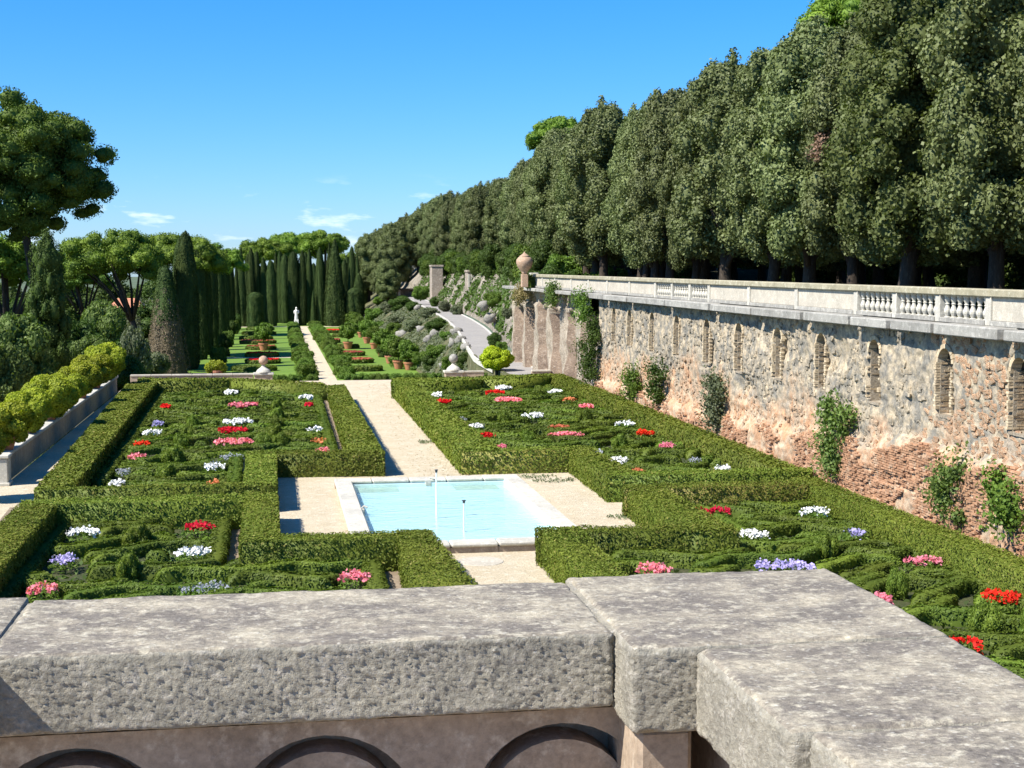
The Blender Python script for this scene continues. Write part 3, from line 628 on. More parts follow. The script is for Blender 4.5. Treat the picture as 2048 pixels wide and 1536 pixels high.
# soil margins between hedge and beds
for nm, pts in (('soil_margin', [(80, 985), (290, 764), (665, 770), (745, 915), (560, 915), (540, 975)]), ('soil_margin', [(20, 1015), (560, 992), (545, 1090), (845, 1080), (950, 1290), (-200, 1290)]),
                ('soil_margin', [(815, 775), (1095, 757), (1595, 950), (1240, 958), (1160, 903), (945, 905)]), ('soil_margin', [(1325, 985), (1640, 975), (2300, 1262), (2300, 1420), (1330, 1420), (1140, 1080), (1420, 1070)])):
    struct(nm, flat(nm, [gp(x, y, 0) for x, y in pts], .004, M['soil']))

# flower clumps
def flower_bed(q, col, X, Y, rw, rd, label):
    root = thing('flower_clump', (X, Y, 0), label, 'flowers', f'{col} flower clumps in the parterre')
    n = int(600 * rw * rd / .5); n = max(220, min(1700, n)); s = max(.075, Y * .0015)
    a = RNG.random(n) * 2 * math.pi; r = np.sqrt(RNG.random(n)); x = rw * r * np.cos(a); y = rd * r * np.sin(a)
    top = .30 + .08 * (1 - r ** 2) + RNG.normal(size=n) * .04
    V, F = cards(np.column_stack([x, y, top - .1]), np.tile([0, -.2, 1.], (n, 1)), s * 1.2, .7); link('foliage', mesh_from('foliage', V, F, (M['bush'],)), root)
    k = (noise3(np.column_stack([x * 2.6 + X, y * 2.6 + Y, x * 0])) > -.12) & (r < .93 + .25 * noise3(np.column_stack([np.cos(a) * 2 + X, np.sin(a) * 2, x * 0]))); x, y, top = x[k], y[k], top[k]; n = len(x)
    low = .07 if col in ('lilac', 'orange') else 0
    V, F = cards(np.column_stack([x, y, top - low + .06]), np.tile([0, -.5, .8], (n, 1)), s * (1.15 if col != 'lilac' else .8), .8, asp=.9); link('blossoms', mesh_from('blossoms', V, F, (M[col],)), root)
cnt = {}
NEARN = ['nearest', 'second nearest', 'third nearest', 'fourth nearest', 'fifth nearest', 'sixth nearest', 'seventh nearest', 'eighth nearest']
for f in sorted(FLOW, key=lambda f: f[3]):
    k = (f[0], f[1]); i = cnt.get(k, 0); cnt[k] = i + 1
    word = {'purple': 'violet blue', 'lilac': 'pale lilac grey', 'orange': 'dull orange red'}.get(f[1], f[1])
    flower_bed(*f, f'{word} flower clump, {NEARN[i]} of its colour in the {f[0]} parterre')
# feathery tufts
def bush_blobs(n, r=1.0, flat_=1.0, lump=.34, seed=0, dome=False):
    g_ = np.random.default_rng(seed); B = []
    for k in range(n):
        d = g_.normal(size=3); d /= np.linalg.norm(d)
        if dome: d[2] = abs(d[2])
        rr = g_.uniform(.55, .78) * r; l = lump * r * g_.uniform(.75, 1.2); B.append((d[0] * rr, d[1] * rr, d[2] * rr * flat_, l, l, l * (.85 if flat_ < 1 else 1)))
    B.append((0, 0, 0, .6 * r, .6 * r, .6 * r * flat_)); return B
tuft = thing('box_tuft', (0, 0, 0), '', 'shrub', 'bright feathery tufts growing among the box ribbons')
link('foliage', blob_crown('tuft', [(x, y, z * .7 + .55, a, b, c) for x, y, z, a, b, c in bush_blobs(14, .95, .9, .4, 4)], 2200, .14, M['box2'], tilt=.9, vert=.8, asp=.4, off=.08), tuft)
cnt = {}
for j, (q, X, Y, r) in enumerate(sorted(TUFT, key=lambda t: t[2])):
    i = cnt.get(q, 0); cnt[q] = i + 1; lab = f'bright green feathery tuft, {nth(i)} from the viewer in the {q} parterre'
    if j == 0: place(tuft, (X, Y, .05), 0, (r, r, max(.6, r))); tuft['label'] = lab
    else: dup(tuft, (X, Y, .05), random.uniform(0, 6), (r * 1.15, r * 1.15, max(.62, r * .8)), lab)

mm = 2600; u = RNG.random(mm); yq = 53 + 45 * RNG.random(mm) ** 1.4; xr_ = 7.35 - .9 * RNG.random(mm) ** 2 * 2.2; V, F = cards(np.column_stack([xr_, yq, np.full(mm, .012)]), np.tile([0, 0, 1.], (mm, 1)), .06, .25); tag(link('leaf_litter', mesh_from('leaf_litter', V, F, (M['litter'],))), 'brown fallen clippings strewn along the right side of the central gravel path', 'leaf litter', kind='stuff')
for i, (x, y, wx_, wy_) in enumerate(((1040, 955, 1.5, .5), (1108, 962, .9, .5), (850, 885, .35, .6), (1245, 1035, .5, .4))):
    X, Y = gp(x, y, 0); n = int(260 * wx_ * wy_ + 60); a = RNG.random(n) * 6.283; r = np.sqrt(RNG.random(n)); V, F = cards(np.column_stack([wx_ * r * np.cos(a), wy_ * r * np.sin(a), RNG.random(n) * .05 + .02]), np.tile([0, -.3, 1.], (n, 1)), .09, .8)
    tag(link('gravel_weeds', mesh_from('gravel_weeds', V, F, (M['olive'],)), None, (X, Y, 0)), f'low sparse weeds growing in the gravel near the pool, {nth(i)} patch', 'weeds', 'weed patches in the gravel', 'stuff')
# ================================================================== pool
px0, px1, py0, py1 = 2.10, 8.84, 39.55, 52.5
root = thing('pool', ((px0 + px1) / 2, (py0 + py1) / 2, 0), 'shallow rectangular pool of pale blue water with a worn stone rim', 'pool'); c = root.location
cw = .62
def rim_blocks(x0, x1, y0, y1, along, n):
    for k in range(n):
        m = MB()
        a, b = ((x0 + (x1 - x0) * k / n + .004, x0 + (x1 - x0) * (k + 1) / n - .004) if along == 'x' else (y0 + (y1 - y0) * k / n + .004, y0 + (y1 - y0) * (k + 1) / n - .004))
        if along == 'x': m.bbox(a, b, y0, y1, .17, .30 + random.uniform(-.008, .008), .045); m.bbox(a, b, y0 + .07, y1 - .07, -.3, .171, .01, 1)
        else: m.bbox(x0, x1, a, b, .17, .30 + random.uniform(-.008, .008), .045); m.bbox(x0 + .07, x1 - .07, a, b, -.3, .171, .01, 1)
        link('rim_stone', m.mesh('rim_stone', (M['pale'], M['render']), c), root)
rim_blocks(px0, px1, py0, py0 + cw, 'x', 5); rim_blocks(px0, px1, py1 - cw, py1, 'x', 5)
rim_blocks(px0, px0 + cw, py0 + cw + .004, py1 - cw - .004, 'y', 8); rim_blocks(px1 - cw, px1, py0 + cw + .004, py1 - cw - .004, 'y', 8)
m = MB(); ix0, ix1, iy0, iy1 = px0 + cw - .08, px1 - cw + .08, py0 + cw - .08, py1 - cw + .08
m.box(ix0, ix1, iy0, iy1, .006, .016)
for (a, b, cc, d) in ((ix0, ix0 + .06, iy0, iy1), (ix1 - .06, ix1, iy0, iy1), (ix0 + .06, ix1 - .06, iy0, iy0 + .06), (ix0 + .06, ix1 - .06, iy1 - .06, iy1)): m.box(a, b, cc, d, .02, .165)
link('basin', m.mesh('basin', (M['basin'],), c), root)
for (sa, sb, sy) in ((.1, 1.6, 1.1), (3.6, 5.2, 1.0)):
    m = MB(); m.box(ix0 + .1 + sa, ix0 + .1 + sb, iy1 - .1 - sy, iy1 - .1, .0165, .022); link('silt_patch', m.mesh('silt_patch', (M['silt'],), c), root)
wt = mesh_from('water', np.array([(ix0 + .061, iy0 + .061, .125), (ix1 - .061, iy0 + .061, .125), (ix1 - .061, iy1 - .061, .125), (ix0 + .061, iy1 - .061, .125)]) - np.array(c), [(0, 1, 2, 3)], (M['water'],)); link('water', wt, root)
for i, (bx, by, tx, ty, lab) in enumerate(((873, 1036, 873, 936, 'tall white jet pipe in the pool, the farther one with a small dark nozzle'), (928, 1063, 927, 998, 'white jet pipe in the pool, the nearer one with a flared dark nozzle'))):
    X, Y = gp(bx, by, .02); h = (by - ty) * Y / FPX * .985
    r_ = thing('jet_pipe', (X, Y, .02), lab, 'fountain jet', 'jet pipes standing in the pool')
    m = MB(); m.lathe([(.07, 0), (.07, .02), (.026, .03), (.022, h - .06)], 12); link('pipe', m.mesh('pipe', (M['white'],)), r_)
    m = MB(); m.lathe([(.035, h - .08), (.04, h - .02), (.07, h), (.055, h + .01)], 12); link('nozzle', m.mesh('nozzle', (M['nozzle'],)), r_)
for (x, y, z, lab) in ((722, 1024, .13, 'small pale spout fixture at the left side of the pool'), (856, 966, .13, 'small dark spout fixture at the far side of the pool')):
    X, Y = gp(x, y, z); m = MB(); m.bbox(-.12, .12, -.1, .1, -.1, .12, .03); m.tube([(0, 0, .1), (.1, -.05, .2), (.2, -.1, .16)], .03, 8)
    o = link('pool_spout', m.mesh('pool_spout', (M['pale'],)), None, (X, Y, z)); tag(o, lab, 'spout', 'spouts on the pool edge')
X, Y = gp(962, 1123, 0); m = MB(); m.lathe([(.62, .002), (.6, .016), (.3, .02), (.05, .02)], 28)
tag(link('pale_disc', m.mesh('pale_disc', (M['panel'],)), None, (X, Y, 0)), 'round pale stone disc set in the gravel in front of the pool', 'drain cover')

# ================================================================== left parapet wall with potted golden shrubs
root = thing('parapet_wall', (-9.95, 74, 0), 'stone parapet wall along the left side carrying terracotta pots', 'wall'); c = root.location
y = 55.3; k = 0
while y < 94:
    m = MB(); m.bbox(-10.12, -9.78, y + .008, y + 1.92, 0, .95, .02); link('wall_block', m.mesh('wall_block', (M['render'],), c), root)
    m = MB(); m.bbox(-10.2, -9.68, y + .004, y + 1.93, .952, 1.09, .025); link('coping_stone', m.mesh('coping_stone', (M['pale'],), c), root)
    y += 1.94; k += 1
m = MB(); m.bbox(-10.28, -9.6, 54.6, 55.28, 0, 1.0, .03); m.bbox(-10.34, -9.54, 54.54, 55.29, .1 + .902, 1.13, .03); m.bbox(-10.34, -9.54, 54.54, 55.29, .0, .12, .02); link('end_pier', m.mesh('end_pier', (M['pale'],), c), root)
def pot(m, r, h, mi=0):
    m.lathe([(.62 * r, 0), (.66 * r, .04 * h), (.95 * r, .8 * h), (1.05 * r, .82 * h), (1.08 * r, h), (.95 * r, h), (.9 * r, .9 * h), (.1 * r, .9 * h)], 20, m=mi)
gb = thing('potted_shrub', (0, 0, 0), '', 'potted plant', 'golden shrubs in pots on the left parapet')
m = MB(); pot(m, .42, .55); link('pot', m.mesh('pot', (M['terra'],), smooth=False), gb)
link('foliage', blob_crown('golden crown', [(x, y, z + 1.12, a, b, cc) for x, y, z, a, b, cc in bush_blobs(34, 1.2, .72, .36, 9)], 12500, .10, M['gold2'], tilt=.5, off=.03), gb)
spots = [(50.8, .92), (56.6, .98), (62.2, .88), (67.3, 1.0), (72.6, .9), (78.2, 1.0), (84.4, 1.02), (90.5, 1.12)]
for i, (Y, s) in enumerate(spots):
    lab = f'golden green rounded shrub in a terracotta pot, {nth(i)} from the viewer on the left parapet'
    if i == 0: place(gb, (-10.15, Y, 1.0 if Y < 54 else 1.09), 0, s); gb['label'] = lab
    else: dup(gb, (-10.0, Y, 1.09), i * 1.3, (s, s, s * random.uniform(.92, 1.05)), lab)
m = MB(); m.bbox(-.4, .4, -.4, .4, 0, 1.0, .03); tag(link('pot_plinth', m.mesh('pot_plinth', (M['pale'],)), None, (-10.15, 50.8, 0)), 'pale stone plinth under the nearest potted shrub at the left edge', 'plinth')

# far parapet with ball finials
root = thing('far_parapet', (3, 101, 0), 'low pale parapet with stone tops closing the far end of the flower garden', 'wall'); c = root.location
def strip(x0, x1, Y, n, z1=.62, w_=.42):
    for k in range(n):
        a = x0 + (x1 - x0) * k / n; b = x0 + (x1 - x0) * (k + 1) / n - .01
        m = MB(); m.bbox(a, b, Y - w_ / 2 + .05, Y + w_ / 2 - .05, -.2, z1 - .12, .02); m.bbox(a, b, Y - w_ / 2, Y + w_ / 2, z1 - .118, z1, .02, 1); link('parapet_stone', m.mesh('parapet_stone', (M['render'], M['panel']), c), root)
strip(-9.6, -1.4, 100.9, 6); strip(12.9, 14.6, 100.9, 1); strip(18.0, 19.4, 100.9, 1)
def finial(px, py, lab):
    X, Y, _ = atY(px, py, 100.9); r_ = thing('ball_finial', (X, Y, 0), lab, 'finial', 'stone ball finials on the far parapet')
    m = MB(); m.bbox(-.62, .62, -.35, .35, 0, .5, .03, 0); m.bbox(-.7, .7, -.42, .42, .502, .66, .03, 1); link('pedestal', m.mesh('pedestal', (M['render'], M['pale'])), r_)
    m = MB(); m.lathe([(.5, .662), (.5, .74), (.42, .86), (.2, 1.02), (.11, 1.12), (.11, 1.2)], 20); link('foot', m.mesh('foot', (M['pale'],)), r_)
    iv, jf = ico(); link('ball', mesh_from('ball', iv * .33 + np.array([0, 0, 1.5]), jf, (M['urn'] if 'left' in lab else M['cornice'],), smooth=True), r_)
finial(527, 750, 'stone ball finial on the parapet left of the central path'); finial(907, 748, 'grey stone ball finial on the parapet right of the central path')

# ================================================================== ruined retaining wall on the right
WX = 19.1
root = thing('ruined_wall', (WX, 56, 0), 'tall ruined brick and rubble wall with a row of narrow arched niches', 'wall'); c = np.array(root.location)
NICH = [(Y_, 3.62 + .04 * ((i * 37) % 3), 5.62) for i, Y_ in enumerate((30.2, 34.95, 39.2, 44.2, 48.8, 53.3, 58.0, 62.5, 67.4, 72.0, 76.75, 80.4))]
NW, ND = .86, 1.0
def niche_in(Y_, z_):
    r = np.zeros(len(Y_), bool)
    for (cy, zb, zt) in NICH:
        hw = NW / 2 + .09; sp = zt - hw + .09
        r |= (np.abs(Y_ - cy) < hw) & (z_ > zb) & ((z_ < sp) | (((Y_ - cy) ** 2 + (z_ - sp) ** 2) < hw * hw))
    return r
def plinth_top(Y_): return np.interp(Y_, [25, 34, 39, 42, 44, 47, 50, 56, 63, 81, 90], [2.9, 2.7, 2.68, 2.75, 2.2, 2.5, 1.9, 1.65, 1.5, 1.25, 1.1])
y0_, y1_, rs = 26.0, 84.2, .085
ny, nz_ = int((y1_ - y0_) / rs), int(6.05 / rs) + 1
YY, ZZ = np.meshgrid(np.linspace(y0_, y1_, ny), np.linspace(0, 6.05, nz_)); Yf, Zf = YY.ravel(), ZZ.ravel()
pt = plinth_top(Yf) + noise3(np.column_stack([Yf * .9, Zf * 0, Yf * 0])) * .22
D = -.30 * (1 / (1 + np.exp((Zf - pt) * 14)))
D = D + noise3(np.column_stack([Yf * .5, Zf * .6, Yf * 0])) * .10 + np.abs(noise3(np.column_stack([Yf * 1.9, Zf * 2.2, Yf * 0 + 3]))) * .10 + noise3(np.column_stack([Yf * 5, Zf * 5, Yf * 0 + 3])) * .035
ero = noise3(np.column_stack([Yf * .28, Zf * .5, Yf * 0 + 9])); D = D + np.clip(ero - .25, 0, 1) * .5 * (Zf > 1.2)
nin = niche_in(Yf, Zf); D = np.where(nin, ND + D * .2, D)
Vw = np.column_stack([WX + D, Yf, Zf]) - c
F = gridF(ny, nz_)[:, ::-1]
link('wall_face', mesh_from('wall_face', Vw, F, (M['wall'],)), root)
def depth_at(Y_, z_):
    j = np.clip(((np.asarray(Y_) - y0_) / (y1_ - y0_) * (ny - 1)).round().astype(int), 0, ny - 1); i = np.clip((np.asarray(z_) / 6.05 * (nz_ - 1)).round().astype(int), 0, nz_ - 1)
    return D.reshape(nz_, ny)[i, j]
# bricks of the plinth: nearest 300 single, the rest joined
def brick_mb(seed): m = MB(); m.box(-.07, .07, -.13, .13, -.028, .028, 0, .006); return m
bm_ = [brick_mb(i).mesh('brick', (M['brick'],)) for i in range(3)]
rest = MB(); singles = []
row = 0; z = .05
allb = []
while z < 3.0:
    Y_ = 30.5 + (row % 2) * .14
    while Y_ < 84:
        if z < float(plinth_top(Y_)) - .12 + .2 * math.sin(Y_ * 1.3) and random.random() > (.10 if Y_ < 60 else .3): allb.append((Y_, z))
        Y_ += .285
    z += .075; row += 1
pk = noise3(np.array([(a * .35, b * .5, 40.) for a, b in allb]))
allb = [ab for ab, k in zip(allb, pk) if k > -.32 and not (ab[0] < 36.3 and ab[1] < .9 + .6 * math.sin(ab[0] * 2))]
near = sorted(range(len(allb)), key=lambda i: abs(allb[i][0] - 37) + abs(allb[i][1] - 1.8) * .6)[:300]; ns = set(near)
VB = []
for i, (Y_, z) in enumerate(allb):
    x = WX + float(depth_at(Y_, z)) - .0 + random.uniform(-.02, .02)
    if i in ns: o = link('brick', bm_[i % 3], root, (x - c[0], Y_ - c[1], z)); o.rotation_euler = (random.uniform(-.02, .02), 0, random.uniform(-.04, .04))
    else: rest.box(x - .07, x + .07, Y_ - .13, Y_ + .13, z - .028, z + .028, 0, .006)
tag(link('brick_courses', rest.mesh('brick_courses', (M['brick'],), c), root), kind='stuff')
# rubble stones of the upper face: 300 single, the rest joined
def stone_shape(seed):
    g_ = np.random.default_rng(seed); m = MB(); m.bbox(-.5, .5, -.5, .5, -.5, .5, .2); V = np.vstack(m.V); V = V * (1 + g_.normal(size=(len(V), 1)) * .08) + g_.normal(size=V.shape) * .05; return V, m.F
SH = [stone_shape(i) for i in range(6)]; SM = [mesh_from('stone', v, f, (M['wall'],)) for v, f in SH]
ns_ = 3900; SY = RNG.uniform(30, 84, ns_); SZ = RNG.uniform(1.4, 6.0, ns_)
k = (SZ > plinth_top(SY) - .1) & ~niche_in(SY, SZ) & ~niche_in(SY + .22, SZ) & ~niche_in(SY - .22, SZ) & (noise3(np.column_stack([SY * .4, SZ * .5, SY * 0 + 60])) > -.25)
SY, SZ = SY[k], SZ[k]; DD = depth_at(SY, SZ); order = np.argsort(SY); rest = MB(); n1 = 0
for i in order:
    w1, w2 = random.uniform(.14, .36), random.uniform(.10, .22); dp = random.uniform(.06, .13); kk = random.randrange(6); a = random.uniform(-.4, .4)
    if n1 < 300 and SY[i] > 33: o = link('stone', SM[kk], root, (WX + DD[i] - c[0] + .02, SY[i] - c[1], SZ[i])); o.scale = (dp, w1, w2); o.rotation_euler = (a, 0, 0); n1 += 1
    else:
        v, f = SH[kk]; q = v * np.array([dp, w1, w2]); ca, sa = math.cos(a), math.sin(a); q = np.column_stack([q[:, 0], q[:, 1] * ca - q[:, 2] * sa, q[:, 1] * sa + q[:, 2] * ca]); rest.add(q + np.array([WX + DD[i] + .02, SY[i], SZ[i]]), f)
tag(link('rubble', rest.mesh('rubble', (M['wall'],), c), root), kind='stuff')
# niches: brick jambs, rims and arch
def Y0N(y): return y < 50
for ni, (cy, zb, zt) in enumerate(NICH):
    m = MB(); hw = NW / 2; sp = zt - hw; z = zb + .03; r = 0
    broken = ni in (3,)
    while z < sp:
        for s_ in (-1, 1):
            if broken and random.random() < .5: continue
            w_ = .09 if r % 2 else .15
            ya, yb = (cy + hw, cy + hw + w_) if s_ > 0 else (cy - hw - w_, cy - hw)
            (random.random() < .9) and m.box(WX - .03 + random.uniform(-.02, .015), WX + .10, ya, yb, z, z + .062, 2, .005)
            # reveal courses running into the wall
            xb = WX + .11 + (r % 2) * .1
            while xb < WX + ND - .1:
                lb = random.uniform(.16, .27)
                if random.random() > .08: qd = random.uniform(.012, .04); m.box(xb, min(xb + lb, WX + ND), (cy + hw - qd) if s_ > 0 else cy - hw - .05, (cy + hw + .05) if s_ > 0 else cy - hw + qd, z + random.uniform(-.006, .006), z + .056, 0, .007)
                xb += lb + .015
        z += .078; r += 1
    nv = 11
    for k in range(nv):
        a0, a1 = math.pi * k / nv + .02, math.pi * (k + 1) / nv - .02; q = []
        for x in (WX + .0, WX + .3):
            for (rr, aa) in ((hw, a0), (hw, a1), (hw + .13, a1), (hw + .13, a0)): q.append((x, cy + rr * math.cos(aa), sp + rr * math.sin(aa)))
        m.add(q, [(0, 1, 2, 3), (4, 7, 6, 5), (0, 4, 5, 1), (1, 5, 6, 2), (2, 6, 7, 3), (3, 7, 4, 0)], 2)
    for s_ in (-1, 1): m.box(WX + .10, WX + ND + .1, (cy + hw - .018) if s_ > 0 else cy - hw - .05, (cy + hw + .05) if s_ > 0 else cy - hw + .018, zb - .02, sp + .05, 1)
    m.box(WX + ND - .01, WX + ND + .08, cy - hw - .04, cy + hw + .04, zb - .02, zt, 1); m.box(WX + .0, WX + ND, cy - hw - .04, cy + hw + .04, zb - .1, zb - .02, 1)
    for k in range(26):    # back wall courses
        zz = zb + .05 + k * .078
        if zz > zt - .1: break
        if random.random() < .4: m.box(WX + ND - .03, WX + ND + .05, cy - hw * random.uniform(.3, .95), cy + hw * random.uniform(.3, .95), zz, zz + .055, 0, .008)
    link('arched_niche', m.mesh('arched_niche', (M['ybrick'], M['ymortar'], M['rimbrick']), c), root)
# cornice slabs
jn = [22.0, 26.5, 31.0, 35.06, 39.04, 42.06, 45.14, 49.49, 55.11, 60.69, 67.97, 75.58, 81.3, 85.2]
for i in range(len(jn) - 1):
    m = MB(); m.bbox(WX - .42 - .03 * (i % 2), WX + 1.3, jn[i] + .28, jn[i + 1] - .02, 6.04, 6.36 - .015 * (i % 3), .03)
    link('cornice_slab', m.mesh('cornice_slab', (M['cornice'],), c), root)
    m = MB(); m.bbox(WX - .12, WX + 1.29, jn[i] - .018, jn[i] + .278, 6.07, 6.3, .02); link('bracket', m.mesh('bracket', (M['cornice'],), c), root)

# balustrade on top
BX = 19.25
root = thing('terrace_balustrade', (BX, 60, 6.36), 'pale stone balustrade of panels and pierced bays on top of the ruined wall', 'balustrade'); c = np.array(root.location)
posts = [20.4, 24.6, 28.8, 33.0, 36.98, 40.03, 43.05, 46.14, 51.76, 57.25, 62.8, 65.84, 68.91, 72.06, 77.51, 82.89, 88.0, 93.26, 98.8, 103.6, 108.0]
bal = set([(36.98, 40.03), (40.03, 43.05), (43.05, 46.14), (62.8, 65.84), (65.84, 68.91), (68.91, 72.06)])
BM = MB(); BM.lathe([(.10, 0), (.10, .05), (.055, .07), (.10, .18), (.105, .24), (.06, .36), (.05, .40), (.075, .43), (.05, .46), (.085, .55), (.085, .62), (.095, .64), (.095, .68)], 10); BMe = BM.mesh('baluster', (M['pale'],), smooth=False)
def arch_slab(y0, y1, n):
    m = MB(); w_ = (y1 - y0) / n
    return m
for i in range(len(posts) - 1):
    a, b = posts[i], posts[i + 1]; m = MB(); zb = 6.362
    m.bbox(BX, BX + .3, a - .15, a + .15, zb, 7.14, .012); link('post', m.mesh('post', (M['pale'],), c), root)
    m = MB(); m.bbox(BX - .06, BX + .36, a - .15, b - .16, 7.142, 7.36, .03); link('rail_stone', m.mesh('rail_stone', (M['rail'],), c), root)
    m = MB(); m.bbox(BX - .03, BX + .33, a + .153, b - .153, zb, 6.5, .012); link('base_stone', m.mesh('base_stone', (M['cornice'],), c), root)
    if (a, b) in bal:
        for k in range(7):
            y = a + .15 + (b - a - .3) * (k + .5) / 7; link('baluster', BMe, root, (BX + .15 - c[0], y - c[1], 6.46 - c[2]))
    else:
        m = MB(); m.bbox(BX + .06, BX + .24, a + .153, b - .153, 6.502, 7.14, .01); link('panel', m.mesh('panel', (M['panel'],), c), root)
m = MB(); m.bbox(BX - .1, BX + .5, 107.6, 108.4, 6.36, 7.45, .03); link('end_post', m.mesh('end_post', (M['pale'],), c), root)
# large urn at the far end
X, Y, Z = atY(1049, 548, 106)
r_ = thing('terracotta_urn', (X, Y, 6.4), 'huge round bellied terracotta urn with a lid at the far end of the balustrade', 'urn')
m = MB(); m.bbox(-.24, .24, -.24, .24, 0, .95, .03); link('plinth', m.mesh('plinth', (M['urn'],)), r_)
m = MB(); m.lathe([(.22, .95), (.2, 1.05), (.3, 1.2), (.52, 1.5), (.62, 1.8), (.60, 2.02), (.46, 2.2), (.36, 2.25), (.40, 2.29), (.30, 2.34), (.12, 2.48), (.05, 2.52), (.07, 2.58), (.01, 2.62)], 28); link('vessel', m.mesh('vessel', (M['urn'],), smooth=True), r_)

# buttressed rock stretch beyond the niches
root = thing('buttressed_rock_wall', (WX, 100, 0), 'weathered tufa wall cut into deep upright bays beyond the niched wall', 'wall'); c = np.array(root.location)
ys_ = np.arange(88.6, 118, .11); zs = np.arange(0, 6.2, .22); YY, ZZ = np.meshgrid(ys_, zs); Yf, Zf = YY.ravel(), ZZ.ravel()
ph = ((Yf - 90.5) / 5.1) % 1.0; edge = .12 + .05 * noise3(np.column_stack([Yf * .4, Zf * .6, Yf * 0]))
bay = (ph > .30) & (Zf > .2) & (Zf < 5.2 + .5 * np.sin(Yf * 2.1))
D2 = np.where(bay, .75, 0.0) + fbm(np.column_stack([Yf * .6, Zf * .35, Yf * 0 + 5]), 4) * .22 + noise3(np.column_stack([Yf * 2.4, Zf * .5, Yf * 0 + 15])) * .07 + noise3(np.column_stack([Yf * 3, Zf * 3, Yf * 0 + 25])) * .06 + (Zf > 5.2) * .25
FF_ = gridF(len(ys_), len(zs))[:, ::-1]; link('rock_face', mesh_from('rock_face', np.column_stack([WX + .25 + D2, Yf, Zf]) - c, FF_, (M['tufa_shade'], M['tufa_lit']), ((~bay[FF_[:, 0]]) & (~bay[FF_[:, 2]])).astype(int)), root)  # bay mask picks the shaded tone inside bays, the sunlit tone on fronts
m = MB(); yq = 85.3
while yq < 118: m.bbox(WX - .3 + random.uniform(-.12, .12), WX + 1.4, yq, yq + random.uniform(2.2, 2.6), 6.1, 6.33, .03); yq += 2.7
link('ledge_slabs', m.mesh('ledge_slabs', (M['cornice'],), c), root)
m = MB(); m.box(WX + 1.6, WX + 2.0, 84, 118, 0, 6.1); m.box(WX + .1, WX + 2, 84.3, 88.6, 0, 3.2); link('rock_core', m.mesh('rock_core', (M['tufa'],), c), root)

# ruined piers along the road
def pier(px0_, px1_, ytop, Y, lab, flutes=0, d=3.0):
    xa, _, zt = atY(px0_, ytop, Y); xb, _, _ = atY(px1_, ytop, Y)
    r_ = thing('ruined_pier', ((xa + xb) / 2, Y, -1 + .01 * Y), lab, 'ruin', 'ruined piers along the ramp'); c = np.array(r_.location)
    m = MB(); m.bbox(xa, xb, Y, Y + d, c[2] - .5, zt, .08); 
    m.bbox(xa - .1, xb + .1, Y - .1, Y + d, zt + .002, zt + .35, .05); link('masonry', m.mesh('masonry', (M['tufa'],), c), r_)
    if flutes:
        for k in range(flutes): m = MB(); x = xa + (xb - xa) * (k + .5) / flutes; m.bbox(x - .16, x + .16, Y - .16, Y - .002, c[2] + 1.2, zt - .3, .04); link('pilaster', m.mesh('pilaster', (M['pale'],), c), r_)
pier(863, 886, 534, 250, 'tall square ruined pier left, above the far end of the ramp', 0); pier(935, 952, 545, 214, 'fluted ruined pier with upright pale strips right of the ramp', 3)

# small dark hut at the top of the ramp
X, Y, Z = atY(815, 600, 285); r_ = thing('stone_hut', (X, Y, Z), 'small dark flat roofed shelter at the top of the ramp', 'shelter')
m = MB(); m.bbox(-1.9, -1.4, -.5, 2, -.6, 2.0, .03); m.bbox(1.2, 1.7, -.5, 2, -.6, 2.0, .03); m.bbox(-1.9, 1.7, 2.02, 2.3, -.6, 2.0, .03); link('wall', m.mesh('wall', (M['tufa'],)), r_)
m = MB(); m.bbox(-2.5, 2.3, -1, 2.8, 2.02, 2.25, .03); link('roof', m.mesh('roof', (M['bark'],)), r_)

